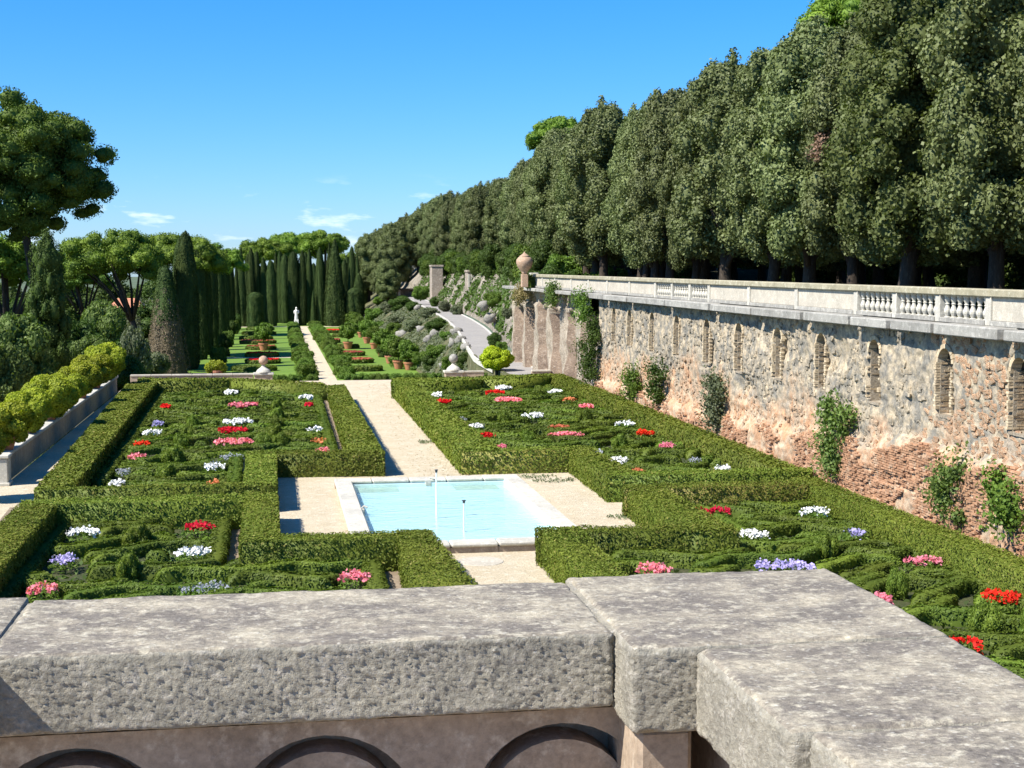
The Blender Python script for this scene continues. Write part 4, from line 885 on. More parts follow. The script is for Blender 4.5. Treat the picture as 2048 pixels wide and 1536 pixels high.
# ================================================================== foreground parapet of the viewing terrace
ZC = EYE - .85; TH = .18
def rough_block(x0, x1, y0, y1, z0, z1, dx, dy, dz, rnd=.012, seed=0.0, off=(0, 0, 0), amp=1.0):
    nx, ny, nz = max(2, int((x1 - x0) / dx)), max(2, int((y1 - y0) / dy)), max(2, int((z1 - z0) / dz))
    gx, gy, gz = np.linspace(x0, x1, nx + 1), np.linspace(y0, y1, ny + 1), np.linspace(z0, z1, nz + 1)
    Vs = []; Fs = []; Ms = []; b = 0
    for ax in range(3):
        for sd in (0, 1):
            if ax == 0: A, B = np.meshgrid(gy, gz, indexing='ij'); P = np.stack([np.full(A.shape, (x0, x1)[sd]), A, B], -1)
            if ax == 1: A, B = np.meshgrid(gz, gx, indexing='ij'); P = np.stack([B, np.full(A.shape, (y0, y1)[sd]), A], -1)
            if ax == 2: A, B = np.meshgrid(gx, gy, indexing='ij'); P = np.stack([A, B, np.full(A.shape, (z0, z1)[sd])], -1)
            n1, n2 = P.shape[:2]; P = P.reshape(-1, 3); i = (np.arange(n1 - 1)[:, None] * n2 + np.arange(n2 - 1)[None, :]).ravel()
            F = np.stack([i, i + n2, i + n2 + 1, i + 1], 1); F = F if sd else F[:, ::-1]
            Vs.append(P); Fs.append(F + b); Ms += [0 if ax == 2 and sd == 1 else 1] * len(F); b += len(P)
    P = np.vstack(Vs); lo = np.array([x0, y0, z0]) + rnd; hi = np.array([x1, y1, z1]) - rnd
    inner = np.clip(P, lo, hi); d = P - inner; ln = np.linalg.norm(d, axis=1)[:, None]; nrm = d / np.maximum(ln, 1e-9); P = inner + nrm * rnd
    q = P + seed
    side = np.clip(1 - np.abs(nrm[:, 2]), 0, 1)
    chip = np.clip(noise3(q * 14) - .15, 0, 1) * .022 * (np.abs(nrm).max(1) < .95)
    rough = (np.abs(noise3(q * np.array([75, 75, 125]))) - .25) * .0075 + noise3(q * 150) * .003 + noise3(q * 9) * .004
    top = noise3(q * 7) * .004 + noise3(q * 45) * .0012
    disp = (side * rough + (1 - side) * top - chip) * amp
    P = P + nrm * disp[:, None]
    return mesh_from('slab', P - np.array(off), np.vstack(Fs), (M['cope'], M['cope_face']), Ms, smooth=True)
root = thing('viewing_parapet', (0.4, 3.5, 6.3), 'thick weathered stone parapet of the viewing terrace in the foreground', 'parapet'); c = np.array(root.location)
def cslab(*a, **k): link('coping_slab', rough_block(*a, off=c, **k), root)
cslab(-.62, .772, 3.235, 3.79, ZC - TH, ZC, .006, .010, .005, seed=1.7)
cslab(-2.4, -.628, 3.06, 3.83, ZC - TH - .012, ZC + .004, .02, .02, .01, seed=5.7)
cslab(.777, 1.53, 3.075, 3.835, ZC - TH - .018, ZC + .004, .007, .010, .005, rnd=.016, seed=9.1)
cslab(.921, 1.535, 2.475, 3.073, ZC - TH - .02, ZC + .001, .007, .008, .006, rnd=.02, seed=12.3)
cslab(.955, 1.54, 1.0, 2.472, ZC - TH - .01, ZC + .002, .009, .012, .008, rnd=.02, seed=15.9)
m = MB(); m.box(.766, .783, 3.25, 3.775, ZC - TH + .005, ZC - .006, 0, .002); link('joint_mortar', m.mesh('joint_mortar', (M['cope_face'],), c), root); m = MB(); m.box(-.634, -.615, 3.25, 3.775, ZC - TH + .005, ZC - .006, 0, .002); link('joint_mortar', m.mesh('joint_mortar', (M['cope_face'],), c), root)
# panel wall with blind round arches
m = MB(); zt = ZC - TH - .022; zb = 6.3; yf = 3.315
m.box(-2.4, 1.45, yf + .111, yf + .36, zb, zt - .003, 0)
cx_ = gp(638, 1470, ZC - TH - .1)[0] * 1.03
R_ = .225; per = .56; zc_ = zt - .035 - R_
for k in range(-4, 3):
    xc = .105 + k * per; x0, x1 = xc - per / 2, xc + per / 2
    if x0 > .80: break
    n = 18; arc = [(xc + R_ * math.cos(math.pi * (1 - i / n)), zc_ + R_ * math.sin(math.pi * (1 - i / n))) for i in range(n + 1)]
    V = []; F = []
    for (x, z) in arc: V += [(x, yf, z), (x, yf, zt - .002), (x, yf + .11, z)]
    for i in range(n): a = 3 * i; F += [(a, a + 3, a + 4, a + 1)[::1], (a, a + 2, a + 5, a + 3)]
    m.add(V, F)
    x1c = min(x1, .80)
    m.box(x0, xc - R_, yf, yf + .11, zb, zt - .002); m.box(xc + R_, max(xc + R_ + .005, x1c), yf, yf + .11, zb, zt - .002)
for k in range(-4, 3):
    xc = .105 + k * per
    if xc + .19 > .90: break
    n = 16; rr = .182; V = [(xc + rr * math.cos(math.pi * i / n), yy_, zc_ + rr * math.sin(math.pi * i / n)) for yy_ in (yf + .012, yf + .11) for i in range(n + 1)] + [(xc - rr, yf + .012, zb), (xc + rr, yf + .012, zb), (xc - rr, yf + .11, zb), (xc + rr, yf + .11, zb)]
    b_ = 2 * (n + 1); m.add(V, [tuple(range(n + 1)) + (b_, b_ + 1)] + [(i, i + n + 1, i + n + 2, i + 1) for i in range(n)] + [(n, 2 * n + 1, b_ + 2, b_), (n + 1, 0, b_ + 1, b_ + 3)])
link('arcade_panel', m.mesh('arcade_panel', (M['render'],), c), root)
m = MB(); m.bbox(.805, .93, 3.12, 3.7, 6.3, ZC - TH - .022, .01); link('pier_shaft', m.mesh('pier_shaft', (M['render'],), c), root)
m = MB(); m.bbox(1.02, 1.46, 1.0, 3.7, 6.3, ZC - TH - .024, .01); link('wing_wall', m.mesh('wing_wall', (M['render'],), c), root)
struct('viewing_terrace', flat('viewing_terrace', [(-5, -5), (1.5, -5), (1.5, 3.74), (-5, 3.74)], 6.32, M['render'], 6.4))

# ================================================================== trees
def trunk_mb(m, pts, rad, n=8, mi=0): m.tube(pts, rad, n, mi)
def oak(seed, mat, name='oak crown', n=46000, size=.175):
    g_ = np.random.default_rng(seed); B = []
    H_, z0 = 11.5, 3.0
    for k in range(72):
        t = g_.uniform(0.03, .97); rr = 2.75 * (math.sin(math.pi * (t * .86 + .12)) ** .55) * g_.uniform(.7, 1.02); a = g_.uniform(0, 6.283); l = g_.uniform(.5, 1.0)
        B.append((rr * math.cos(a), rr * math.sin(a), z0 + t * H_, l, l, l * g_.uniform(1.0, 1.6)))
    for k in range(16):
        a = g_.uniform(0, 6.283); rr = g_.uniform(0, 1.9); B.append((rr * math.cos(a), rr * math.sin(a), z0 + H_ * g_.uniform(.93, 1.05) - rr * .5, .32, .32, g_.uniform(.6, 1.2)))
    for t in (.15, .35, .55, .75, .9): B.append((0, 0, z0 + t * H_, 1.6, 1.6, 1.7))
    return blob_crown(name, B, n, size, mat, tilt=.75, off=.16, vert=.5, asp=.8)
def oak_trunk(seed):
    g_ = np.random.default_rng(seed + 50); m = MB(); lean = g_.uniform(-.5, .5, 2)
    trunk_mb(m, [(0, 0, -.3), (.05, .03, .4), (lean[0] * .4, lean[1] * .4, 1.8), (lean[0] * .6, lean[1] * .7, 3.2), (lean[0], lean[1], 6)], [.55, .42, .34, .30, .18], 10)
    for k in range(4):
        a = k * 1.6 + g_.uniform(0, 1); s_ = 2.0 + k * .4; trunk_mb(m, [(lean[0] * .45, lean[1] * .45, s_), (lean[0] * .5 + .7 * math.cos(a), lean[1] * .5 + .7 * math.sin(a), s_ + 1.1), (1.7 * math.cos(a), 1.7 * math.sin(a), s_ + 2.6)], [.2, .14, .08], 7)
    return m.mesh('trunk', (M['bark'],), smooth=True)
oaks = []; CREST = []
for i in range(3):
    t_ = thing('holm_oak', (0, 0, 0), '', 'tree', 'holm oaks along the upper terrace'); link('crown', oak(20 + i, M['oak']), t_); link('trunk', oak_trunk(i), t_); oaks.append(t_)
yt = thing('holm_oak', (0, 0, 0), '', 'tree', 'holm oaks along the upper terrace'); yc = link('crown', oaks[1].children[0].data, yt); yc.material_slots[0].link = 'OBJECT'; yc.material_slots[0].material = M['oak2']; link('trunk', oaks[1].children[1].data, yt); oaks.append(yt)
used = [False] * 4
def put_oak(k, loc, rz, s, lab, group):
    if not used[k]: used[k] = True; o = place(oaks[k], loc, rz, s); o['label'] = lab; o['group'] = group; return o
    return dup(oaks[k], loc, rz, s, lab, group)
def gz(x, y): return 6.05 if y < 118 else T(x, y)
i = 0; y = 38.0
front = []
while y < 330:
    X = 25.6 + random.uniform(-1.3, 1.3) + (interp(RRr, y) + 6.0 - 25.6 if y > 124 else 0); front.append((X, y)); y += random.uniform(4.2, 5.6) if y < 130 else random.uniform(6, 8)
for i, (X, y) in enumerate(front):
    top = np.interp(y, [40, 70, 80, 90, 110, 150, 220, 300], [21.0, 19.5, 18.9, 18.7, 19.6, 20.2, 20.6, 20.2]) + random.uniform(-1.3, .9); z = gz(X, y) - .1
    s = (top - z) / 15.3; kk = 3 if i == 3 else i % 3
    put_oak(kk, (X, y, z), random.uniform(0, 6.28), (s * random.uniform(.82, 1.12), s * random.uniform(.82, 1.12), s), f'tall holm oak, {nth(i)} in the front row counted from the right edge', 'holm oaks in the front row of the upper terrace')
for r in range(2):
    y = 40.0; i = 0
    while y < 300:
        X = (31.5, 38.5)[r] + random.uniform(-1.2, 1.2) + (max(0, y - 118) * .03); z = gz(X, y) - .1; top = np.interp(y, [40, 80, 110, 150, 300], [20.4, 18.4, 19.2, 20.2, 20.0]) + random.uniform(-.8, 1.2) + r * .3; s = (top - z) / 15.3
        put_oak((i + r) % 3, (X, y, z), random.uniform(0, 6.28), (s * 1.15, s * 1.15, s), f'tall holm oak, {nth(i)} in the {("second", "third")[r]} row counted from the right edge', f'holm oaks in the {("second", "third")[r]} row of the upper terrace')
        i += 1; y += random.uniform(6, 8)
for i, (x, yt, Y) in enumerate(sorted(((735, 470, 330), (752, 462, 345), (772, 452, 330), (792, 444, 320), (815, 430, 330), (838, 420, 320), (858, 405, 330), (880, 392, 310), (742, 505, 345), (765, 500, 300), (900, 385, 300), (758, 530, 345), (775, 520, 285)))):
    X, _, zt_ = atY(x, yt, Y); zb = (T(X, Y) if X > 18 else 0) - .3; s = (zt_ - zb) / 15.3; put_oak(i % 3, (X, Y, zb), i * 1.7, (s * 1.3, s * 1.3, s), f'distant dark oak beyond the top of the ramp, {nth(i)} from the left', 'distant oaks beyond the top of the ramp')
for i in range(26):
    Y = 121 + i * 7; X = interp(RRr, Y) + 3.6 + random.uniform(-.6, .6); s = random.uniform(1.5, 2.3); CREST.append((X, Y, T(X, Y) - .3, s))
X, Y, Z = atY(1652, 285, 62); o = thing('dead_oak_branch', (X, Y, Z), 'withered brown branch hanging in the oak crowns at the upper right', 'branch')
link('leaves', blob_crown('dead', [(.0, 0, 0, .5, .4, .4), (.6, 0, .6, .5, .4, .4), (-.5, 0, -.5, .35, .3, .35), (1.0, 0, .8, .3, .3, .3)], 800, .14, M['dead'], core=.12, tilt=.9, off=.15), o)
m = MB(); m.tube([(1.6, .8, 1.1), (.8, .2, .6), (-.5, 0, -.5)], [.07, .05, .02], 6); link('twig', m.mesh('twig', (M['bark'],)), o)

# umbrella pines
def pine_mesh(seed, mat, n=26000, rx=4.6, rz=2.3, lump=.85, nb=70, size=.2, full=False):
    g_ = np.random.default_rng(seed); B = []
    for k in range(nb):
        d = g_.normal(size=3); d /= np.linalg.norm(d)
        if not full and d[2] < -.4: d[2] = abs(d[2])
        rr = g_.uniform(.72, .95); l = lump * g_.uniform(.6, 1.2)
        B.append((d[0] * rx * rr, d[1] * rx * rr, d[2] * rz * rr, l, l, l * .75))
    for k in range(12):
        a = k * .52 * 2; B.append((rx * .45 * math.cos(a), rx * .45 * math.sin(a), rz * .2, rx * .34, rx * .34, rz * (.45 if not full else .6)))
    return blob_crown('pine crown', B, n, size, mat, tilt=.8, off=.12, vert=.8, asp=.5)
def pine(name_lab, px, py, Y, rx, rz_r, mat, base, seed, group, trunk_px=None, full=False, fork=False, lump=None, n=17000, size=.25, nb=70):
    X, _, Z = atY(px, py, Y); tx = X if trunk_px is None else atY(trunk_px[0], trunk_px[1], Y)[0]
    r_ = thing('umbrella_pine', (tx, Y, base), name_lab, 'tree', group)
    o = link('crown', pine_mesh(seed, mat, rx=rx, rz=rz_r, full=full, lump=lump or rx * .18, nb=nb, n=n, size=size), r_, (X - tx, 0, Z - base))
    m = MB(); hz = Z - base; dx = X - tx
    m.tube([(0, 0, -.3), (0, 0, hz * .35), (dx * .4, 0, hz * .65), (dx, 0, hz)], [.5, .4, .33, .2], 10)
    for k in range(7):
        if full: break
        a = k * .9 + .3; m.tube([(dx * .35, 0, hz * .6), (dx * .6 + rx * .3 * math.cos(a), rx * .3 * math.sin(a), hz * .82), (dx + rx * .68 * math.cos(a), rx * .68 * math.sin(a), hz * 1.0 + rz_r * .1)], [.2, .14, .07], 7)
    if fork: m.tube([(0, 0, -.3), (.5, 0, hz * .2), (1.7, 0, hz * .5), (1.9, .3, hz * .95)], [.42, .36, .26, .12], 8)
    link('trunk', m.mesh('trunk', (M['bark'],), smooth=True), r_); return r_
PG = 'umbrella pines left of the garden'
pine('huge full crowned stone pine at the upper left edge of the view', 30, 338, 112, 7.0, 5.3, M['pined'], -8, 1, PG, trunk_px=(88, 600), full=True, lump=1.0, nb=150, n=68000, size=.21)
pine('broad umbrella pine with forked trunk behind the left cypresses', 222, 530, 175, 6.3, 3.9, M['pine'], -9, 2, PG, trunk_px=(288, 700), fork=True, n=26000, size=.25)
pine('umbrella pine at the left edge under the huge crown', 10, 540, 118, 4.2, 2.6, M['pine'], -8.5, 3, PG)
pine('dark umbrella pine with thick trunk between the big cypress and the forked pine', 150, 555, 190, 5.0, 3.4, M['pined'], -9, 8, PG, trunk_px=(180, 700))
pine('umbrella pine whose crown shows behind the tall left cypresses', 352, 522, 200, 6.8, 3.3, M['pine'], -9, 4, PG)
pine('wide pine crown just left of the gap, beyond the left cypress row', 430, 528, 260, 5.5, 3.4, M['pine'], -9, 7, PG)
for i, (x, y, yy_, rx) in enumerate(((528, 512, 380, 7.5), (590, 500, 390, 8.5), (650, 494, 385, 6.5), (700, 540, 395, 7.0))):
    pine(f'bright umbrella pine beyond the end cypresses, {nth(i)} from the left', x, y, yy_, rx, 4.2, M['pine'], ZL, 30 + i, 'umbrella pines beyond the far end of the garden', size=.4, n=15000)
pine('bright umbrella pine showing above the oaks left of the urn line', 1120, 288, 175, 4.6, 3.0, M['pine'], 7, 40, 'umbrella pines above the oak wood', n=16000, size=.24)
pine('yellow green pine crown peeping over the oaks at the top right', 1760, 50, 100, 5.5, 2.8, M['pine'], 7, 41, 'umbrella pines above the oak wood', n=16000, size=.22)
pine('small umbrella pine in the gap above the top of the ramp', 806, 560, 340, 3.2, 1.7, M['pined'], 0, 42, 'umbrella pines beyond the ramp', n=5000, size=.35)

# clipped cypresses
def cyp_mesh(prof, seed, n=9000, size=.26, mat='cyp', mats=None, dark_below=None):
    """prof: list of (radius, height 0..1) for unit width 1 and height 1 scaled to 5 x 15 m"""
    g_ = np.random.default_rng(seed); P_ = np.array(prof); H_ = 15.0; W_ = 2.5
    z = g_.random(n) ** 1.05; r = np.interp(z, P_[:, 1], P_[:, 0]) * W_; acc = g_.random(n) < (r / r.max() + .15); z = z[acc]; r = r[acc]; n = len(z); a = g_.random(n) * 6.283
    fl_ = 1 + .05 * np.sin(a * 5 + seed) + .04 * np.sin(a * 9 + z * 6); r = r * fl_
    P = np.column_stack([r * np.cos(a), r * np.sin(a), z * H_]); P[:, :2] += P[:, :2] * (noise3(P * np.array([1.2, 1.2, .35]))[:, None] * .13)
    slope = .12; nn = np.column_stack([np.cos(a), np.sin(a), np.full(n, slope)])
    V, F = cards(P, nn, size, .5, .07, .4, 2.0)
    k = 22; zz = np.linspace(0, .995, k); rr = np.interp(zz, P_[:, 1], P_[:, 0]) * W_ * .93; s_ = 14
    Vc = np.array([(rr[i] * math.cos(6.283 * j / s_), rr[i] * math.sin(6.283 * j / s_), zz[i] * H_) for i in range(k) for j in range(s_)]); Vc[:, :2] *= (1 + .05 * noise3(Vc * np.array([1, 1, .3])))[:, None]
    Fc = np.array([(i * s_ + j, i * s_ + (j + 1) % s_, (i + 1) * s_ + (j + 1) % s_, (i + 1) * s_ + j) for i in range(k - 1) for j in range(s_)])
    return mesh_from('cypress crown', np.vstack([V, Vc]), np.vstack([F, Fc + len(V)]), (M[mat],))
C_COL = [(.80, 0), (.95, .05), (1.0, .2), (.95, .5), (.80, .75), (.52, .92), (.25, .98), (.02, 1)]
C_CON = [(.9, 0), (1.0, .05), (.92, .25), (.72, .5), (.48, .75), (.25, .92), (.1, .98), (.01, 1)]
C_BLN = [(.85, 0), (1, .06), (1.0, .3), (.98, .7), (.92, .88), (.6, .97), (.1, 1)]
protos = {}
for nm, pf, sd in (('col', C_COL, 1), ('con', C_CON, 2), ('bln', C_BLN, 3)):
    t_ = thing('clipped_cypress', (0, 0, 0), '', 'tree', 'x'); link('crown', cyp_mesh(pf, sd, 14000, .3), t_); m = MB(); m.tube([(0, 0, -.4), (0, 0, .6)], [.35, .3], 8); link('trunk', m.mesh('trunk', (M['bark'],)), t_); protos[nm] = t_
usedc = set()
def put_cyp(kind, px, ytop, ybase, wpx, Y, lab, group, zb=ZL):
    X = atY(px, ybase, Y)[0]; zt = atY(px, ytop, Y)[2]; sw = wpx * Y / FPX / 5.0; sh = (zt - zb) / 15.0
    if kind in usedc: return dup(protos[kind], (X, Y, zb), random.uniform(0, 6.28), (sw, sw, sh), lab, group)
    usedc.add(kind); o = place(protos[kind], (X, Y, zb), random.uniform(0, 6), (sw, sw, sh)); o['label'] = lab; o['group'] = group; return o
G1 = 'clipped cypresses in the row along the left of the lower garden'
L1 = [('col', 374, 462, 48, 178), ('col', 365, 473, 44, 184), ('col', 398, 487, 34, 196), ('col', 410, 495, 30, 206), ('bln', 423, 506, 28, 217), ('col', 440, 495, 25, 232), ('con', 449, 499, 20, 246), ('con', 456, 497, 18, 258), ('col', 462, 506, 18, 272), ('con', 474, 527, 16, 288)]
for i, (k, x, t, wd, Y) in enumerate(L1): put_cyp(k, x, t, 0 + 650, wd, Y, f'dark clipped cypress column, {nth(i)} from the viewer in the left row', G1)
G2 = 'clipped cypresses closing the far end of the lower garden'
L2 = [('con', 484, 493, 22, 300), ('col', 497, 508, 16, 316), ('col', 504, 496, 18, 306), ('col', 516, 502, 14, 318), ('bln', 511, 584, 32, 296), ('col', 528, 514, 16, 318), ('col', 543, 520, 24, 302), ('col', 553, 504, 12, 320), ('col', 561, 502, 14, 318), ('bln', 571, 509, 18, 316), ('bln', 588, 503, 22, 304), ('col', 606, 501, 17, 304), ('col', 620, 497, 14, 318), ('con', 627, 580, 12, 302), ('col', 641, 494, 20, 303), ('con', 660, 485, 22, 310), ('con', 671, 478, 44, 300), ('col', 690, 518, 20, 314), ('col', 705, 492, 17, 312), ('con', 716, 508, 16, 318), ('bln', 709, 575, 36, 300), ('col', 718, 546, 24, 306)]
L2.sort(key=lambda t: t[1])
for i, (k, x, t, wd, Y) in enumerate(L2): put_cyp(k, x, t, 650, wd, Y, f'clipped cypress closing the far end, {nth(i)} from the left', G2)
for k in range(16):   # second rank standing behind, fills the screen
    x = 480 + k * 16.5; put_cyp('col', x, 516 + 12 * math.sin(k * 2.2), 650, 19, 330, f'cypress of the hindmost rank at the far end, {nth(k)} from the left', 'cypresses of the hindmost rank at the far end')
# brown leaning cypress
Y = 168; X = atY(334, 735, Y)[0]; t_ = thing('dry_cypress', (X, Y, ZL - .5), 'broad conical cypress with a dry brown lower half before the left row', 'tree')
me = cyp_mesh([(1.0, 0), (.95, .1), (.76, .35), (.52, .68), (.34, .92), (.24, .98), (.05, 1)], 8, 14000, .22, 'cyp'); me.materials.append(M['cypd'])
co = np.empty(len(me.vertices) * 3, np.float32); me.vertices.foreach_get('co', co); co = co.reshape(-1, 3); fv = np.array([p.vertices[0] for p in me.polygons]); zc = co[fv, 2]
me.polygons.foreach_set('material_index', ((zc + RNG.normal(size=len(zc)) * 1.5) < 8.5).astype(np.int32)); o = link('crown', me, t_); o.scale = (1.0, 1.0, .86)
m = MB(); m.tube([(0, 0, -.4), (0, 0, .8)], [.4, .3], 8); link('trunk', m.mesh('trunk', (M['bark'],)), t_)
# big loose cypress at the left
Y = 104; X, _, zt = atY(92, 478, Y); t_ = thing('tall_cypress', (X, Y, -8), 'big dark unclipped cypress standing left of the potted shrubs', 'tree')
g_ = np.random.default_rng(77); B = []
for k in range(90):
    t = g_.uniform(0, 1); rr = 1.75 * (np.interp(t, [0, .3, .7, .93, 1], [1, 1, .85, .5, .1])) * g_.uniform(.6, .95); a = g_.uniform(0, 6.283); l = g_.uniform(.28, .5); B.append((rr * math.cos(a), rr * math.sin(a), .6 + t * (zt + 8 - .8), l, l, l * 2.2))
for t in np.linspace(.05, .92, 10): B.append((0, 0, t * (zt + 8), 1.2, 1.2, 1.6))
link('crown', blob_crown('cypress sprays', B, 26000, .17, M['cypw'], tilt=.7, off=.1, vert=2.0, asp=.35), t_); m = MB(); m.tube([(0, 0, -.4), (0, 0, 3)], [.3, .2], 8); link('trunk', m.mesh('trunk', (M['bark'],)), t_)

# generic shrubs: protos in unit size
def shrub_proto(name, mat, seed, n=5000, size=.12, flat_=.9, lump=.34, asp=.5, nb=22, cat='shrub', stem=True):
    t_ = thing(name, (0, 0, 0), '', cat, 'x'); link('foliage', blob_crown(name, [(x, y, z + .8 * flat_, a, b, c_) for x, y, z, a, b, c_ in bush_blobs(nb, 1.0, flat_, lump, seed)], n, size, mat, tilt=.75, off=.07, asp=asp), t_)
    if stem: m = MB(); m.tube([(0, 0, -.2), (0, 0, .5)], [.08, .06], 6); link('stem', m.mesh('stem', (M['bark'],)), t_)
    return t_
SP = {k: shrub_proto(nm, M[mt], sd, n_, sz) for k, nm, mt, sd, n_, sz in (('b', 'green_shrub', 'bush', 5, 6000, .125), ('d', 'dark_shrub', 'bushd', 6, 8000, .10), ('o', 'olive_shrub', 'olive', 7, 5000, .13), ('c', 'pale_conifer', 'cedar', 8, 9000, .10), ('g', 'golden_shrub', 'gold', 9, 9000, .10))}
SP['g'].children[0].data = blob_crown('golden', [(x, y, max(z, -.3) + .72, a, b, c_) for x, y, z, a, b, c_ in bush_blobs(46, 1.0, .85, .26, 31)], 12000, .10, M['gold'], tilt=.7)
us = set()
def shrub(k, loc, s, lab, group=None, rz=None):
    if k in us:
        o = dup(SP[k], loc, random.uniform(0, 6.28) if rz is None else rz, s, lab, group)
        if group is None and 'group' in o: del o['group']
        return o
    us.add(k); o = place(SP[k], loc, 0, s); o['label'] = lab
    if group: o['group'] = group
    else: del o['group']
    return o
# left background thicket
GL = 'shrubs and conifers of the thicket left of the garden'
TH_ = [('c', 30, 690, 100, 2.6, 3.2), ('c', -10, 740, 92, 2.2, 2.6), ('c', 215, 640, 160, 3, 3.2), ('d', 150, 690, 150, 3.2, 3.6), ('c', 180, 700, 148, 2.4, 2.2), ('d', 235, 715, 150, 2.8, 2.4), ('o', 268, 690, 145, 1.6, 3.2), ('o', 250, 655, 200, 2.6, 3), ('d', 300, 640, 230, 4, 4), ('o', 285, 620, 260, 4.4, 3.6),
       ('d', 110, 640, 190, 4, 4), ('d', 40, 640, 200, 4.4, 4), ('d', 170, 640, 220, 4.4, 4.6), ('b', 60, 610, 230, 4.4, 3), ('d', 5, 600, 260, 5, 4), ('d', 230, 600, 300, 6, 5), ('d', 320, 590, 330, 7, 5), ('o', 310, 720, 150, 1.5, 1.4), ('d', 0, 780, 98, 2.6, 3), ('c', 60, 770, 104, 1.8, 2), ('d', 110, 745, 112, 2.4, 2.6), ('d', 190, 745, 120, 2.4, 2.2), ('d', 245, 745, 122, 2.2, 1.9), ('d', 380, 600, 380, 8, 6), ('d', 130, 590, 360, 8, 6)]
for i, (k, x, y, Y, rx, h) in enumerate(sorted(TH_, key=lambda t: t[1])):
    X, _, Z = atY(x, y, Y); zb = max(-9.5, ZL - (-13.5 - X) * .45) if X < -13.5 else ZL
    shrub(k, (X, Y, max(zb - .2, Z - 1.2 * h)), (rx, rx, h * 1.15), f'{dict(c="pale feathery conifer", d="dark dense shrub", o="grey green shrub", b="green shrub")[k]} in the thicket left of the garden, {nth(i)} from the left edge', GL)
# houses glimpsed on the left
def house(px, py, Y, w_, lab):
    X, _, Z = atY(px, py, Y); r_ = thing('house', (X, Y, Z - 6), lab, 'house', 'cream houses glimpsed through the left trees')
    m = MB(); m.bbox(-w_ / 2, w_ / 2, 0, 6, 0, 5.4, .05); link('wall', m.mesh('wall', (M['housewall'],)), r_)
    m = MB(); a = w_ / 2 + .4; m.add([(-a, -.4, 5.4), (a, -.4, 5.4), (a, 6.4, 5.4), (-a, 6.4, 5.4), (-a * .5, 3, 7.2), (a * .5, 3, 7.2)], [(0, 1, 5, 4), (1, 2, 5), (2, 3, 4, 5), (3, 0, 4), (0, 3, 2, 1)]); link('roof', m.mesh('roof', (M['roof'],)), r_)
    for x in (-w_ / 4, w_ / 4): m = MB(); m.bbox(x - .45, x + .45, -.04, .02, 2.6, 4.2, .01); link('window', m.mesh('window', (M['dark'],)), r_)
house(252, 612, 240, 5.5, 'cream house with orange roof glimpsed under the forked pine'); house(15, 658, 190, 6, 'low orange roofed house glimpsed at the left edge')

# creepers on the ruined wall
def creeper(px, ytop, ybot, wpx, mat, lab):
    x0 = WX - .42; _, Y, zt = onX(px, ytop, x0); _, _, zb = onX(px, ybot, x0); w_ = wpx * Y / FPX * 2.2
    r_ = thing('wall_creeper', (x0, Y, max(0, zb)), lab, 'creeper', 'creepers growing on the ruined wall'); B = []; n = max(5, int((zt - zb) / .28))
    g_ = np.random.default_rng(int(px))
    for k in range(n):
        t = k / n; B.append((g_.uniform(-.05, .1), g_.uniform(-.5, .5) * w_ * (.4 + .6 * math.sin(3.1 * (t * .8 + .15))), (zt - zb) * t + .15, .2, w_ * g_.uniform(.12, .26), .2))
    link('foliage', blob_crown('creeper', B, int(620 * n ** .9), .12, M[mat], core=.25, tilt=.9, off=.4), r_)
    m = MB(); m.tube([(.1, 0, 0), (.12, .1, (zt - zb) * .5), (.15, -.1, (zt - zb) * .9)], [.06, .045, .02], 6); link('stem', m.mesh('stem', (M['bark'],)), r_)
for a in ((1672, 800, 945, 62, 'ivy', 'tall bright green creeper hanging on the brick plinth, widest of all'), (1905, 925, 1040, 62, 'ivy', 'leafy creeper low on the nearest brick stretch'), (2020, 960, 1050, 50, 'bush', 'sparse creeper at the right edge above the grey rock'),
          (1312, 735, 800, 30, 'bushd', 'dark green creeper clump, second from the far end of the wall'), (1263, 745, 795, 26, 'bush', 'green creeper clump nearest to the far end of the wall'), (1430, 755, 850, 22, 'olive', 'thin dry creeper strand in the middle of the wall'), (1180, 640, 760, 50, 'bushd', 'dark ivy mass filling the corner at the end of the niched wall'), (1165, 590, 640, 40, 'bush', 'green growth hanging below the cornice at the corner'), (1105, 570, 606, 16, 'ivy', 'small green plant hanging over the rocky bays'), (1040, 580, 600, 26, 'dry', 'dry brown growth under the far end of the ledge')): creeper(*a)
shrub('b', (19.3, 107, 6.3), (.8, .8, .8), 'small bright green shrub below the huge urn')
for i, (px, py, s) in enumerate(((1100, 548, 1.3), (1150, 555, 1.0), (1217, 545, 1.5), (1360, 540, 1.1))):
    X, Y, Z = atY(px, py, 112 if px > 1015 else 135); shrub('b' if i in (2, 3) else 'd', (X, Y, Z - 1.2 * s), (s, s, s * 1.1), f'shrub behind the far part of the balustrade, {nth(i)} from the left', 'shrubs behind the far part of the balustrade')

for i, (X, Y, Z, s) in enumerate(CREST): shrub('d' if i % 3 else 'b', (X, Y, Z), (s, s, s * 1.2), f'dense shrub on the crest above the ramp under the oaks, {nth(i)} from the viewer', 'dense shrubs on the crest above the ramp')
# terrace hedges and trunks' understory deep in the wood
for i in range(6):
    Y0 = 44 + i * 9; hedge_obj('woodland_hedge', [[(29.5, Y0 + 5), (30.2, Y0 + 5), (30.2, Y0), (29.5, Y0)]], .9, 6.05, f'low sunlit hedge under the oaks, {nth(i)} from the viewer', 'hedge', 'low hedges under the oaks', M['box'], wav=.05)
for i in range(26):
    Y0 = 40 + i * 5.5; shrub('d', (45 + random.uniform(-2, 2), Y0, 6.0), (3.4, 3.4, 3.2), f'dark undergrowth behind the oak trunks, {nth(i)} clump from the viewer', 'dark undergrowth behind the oak trunks')

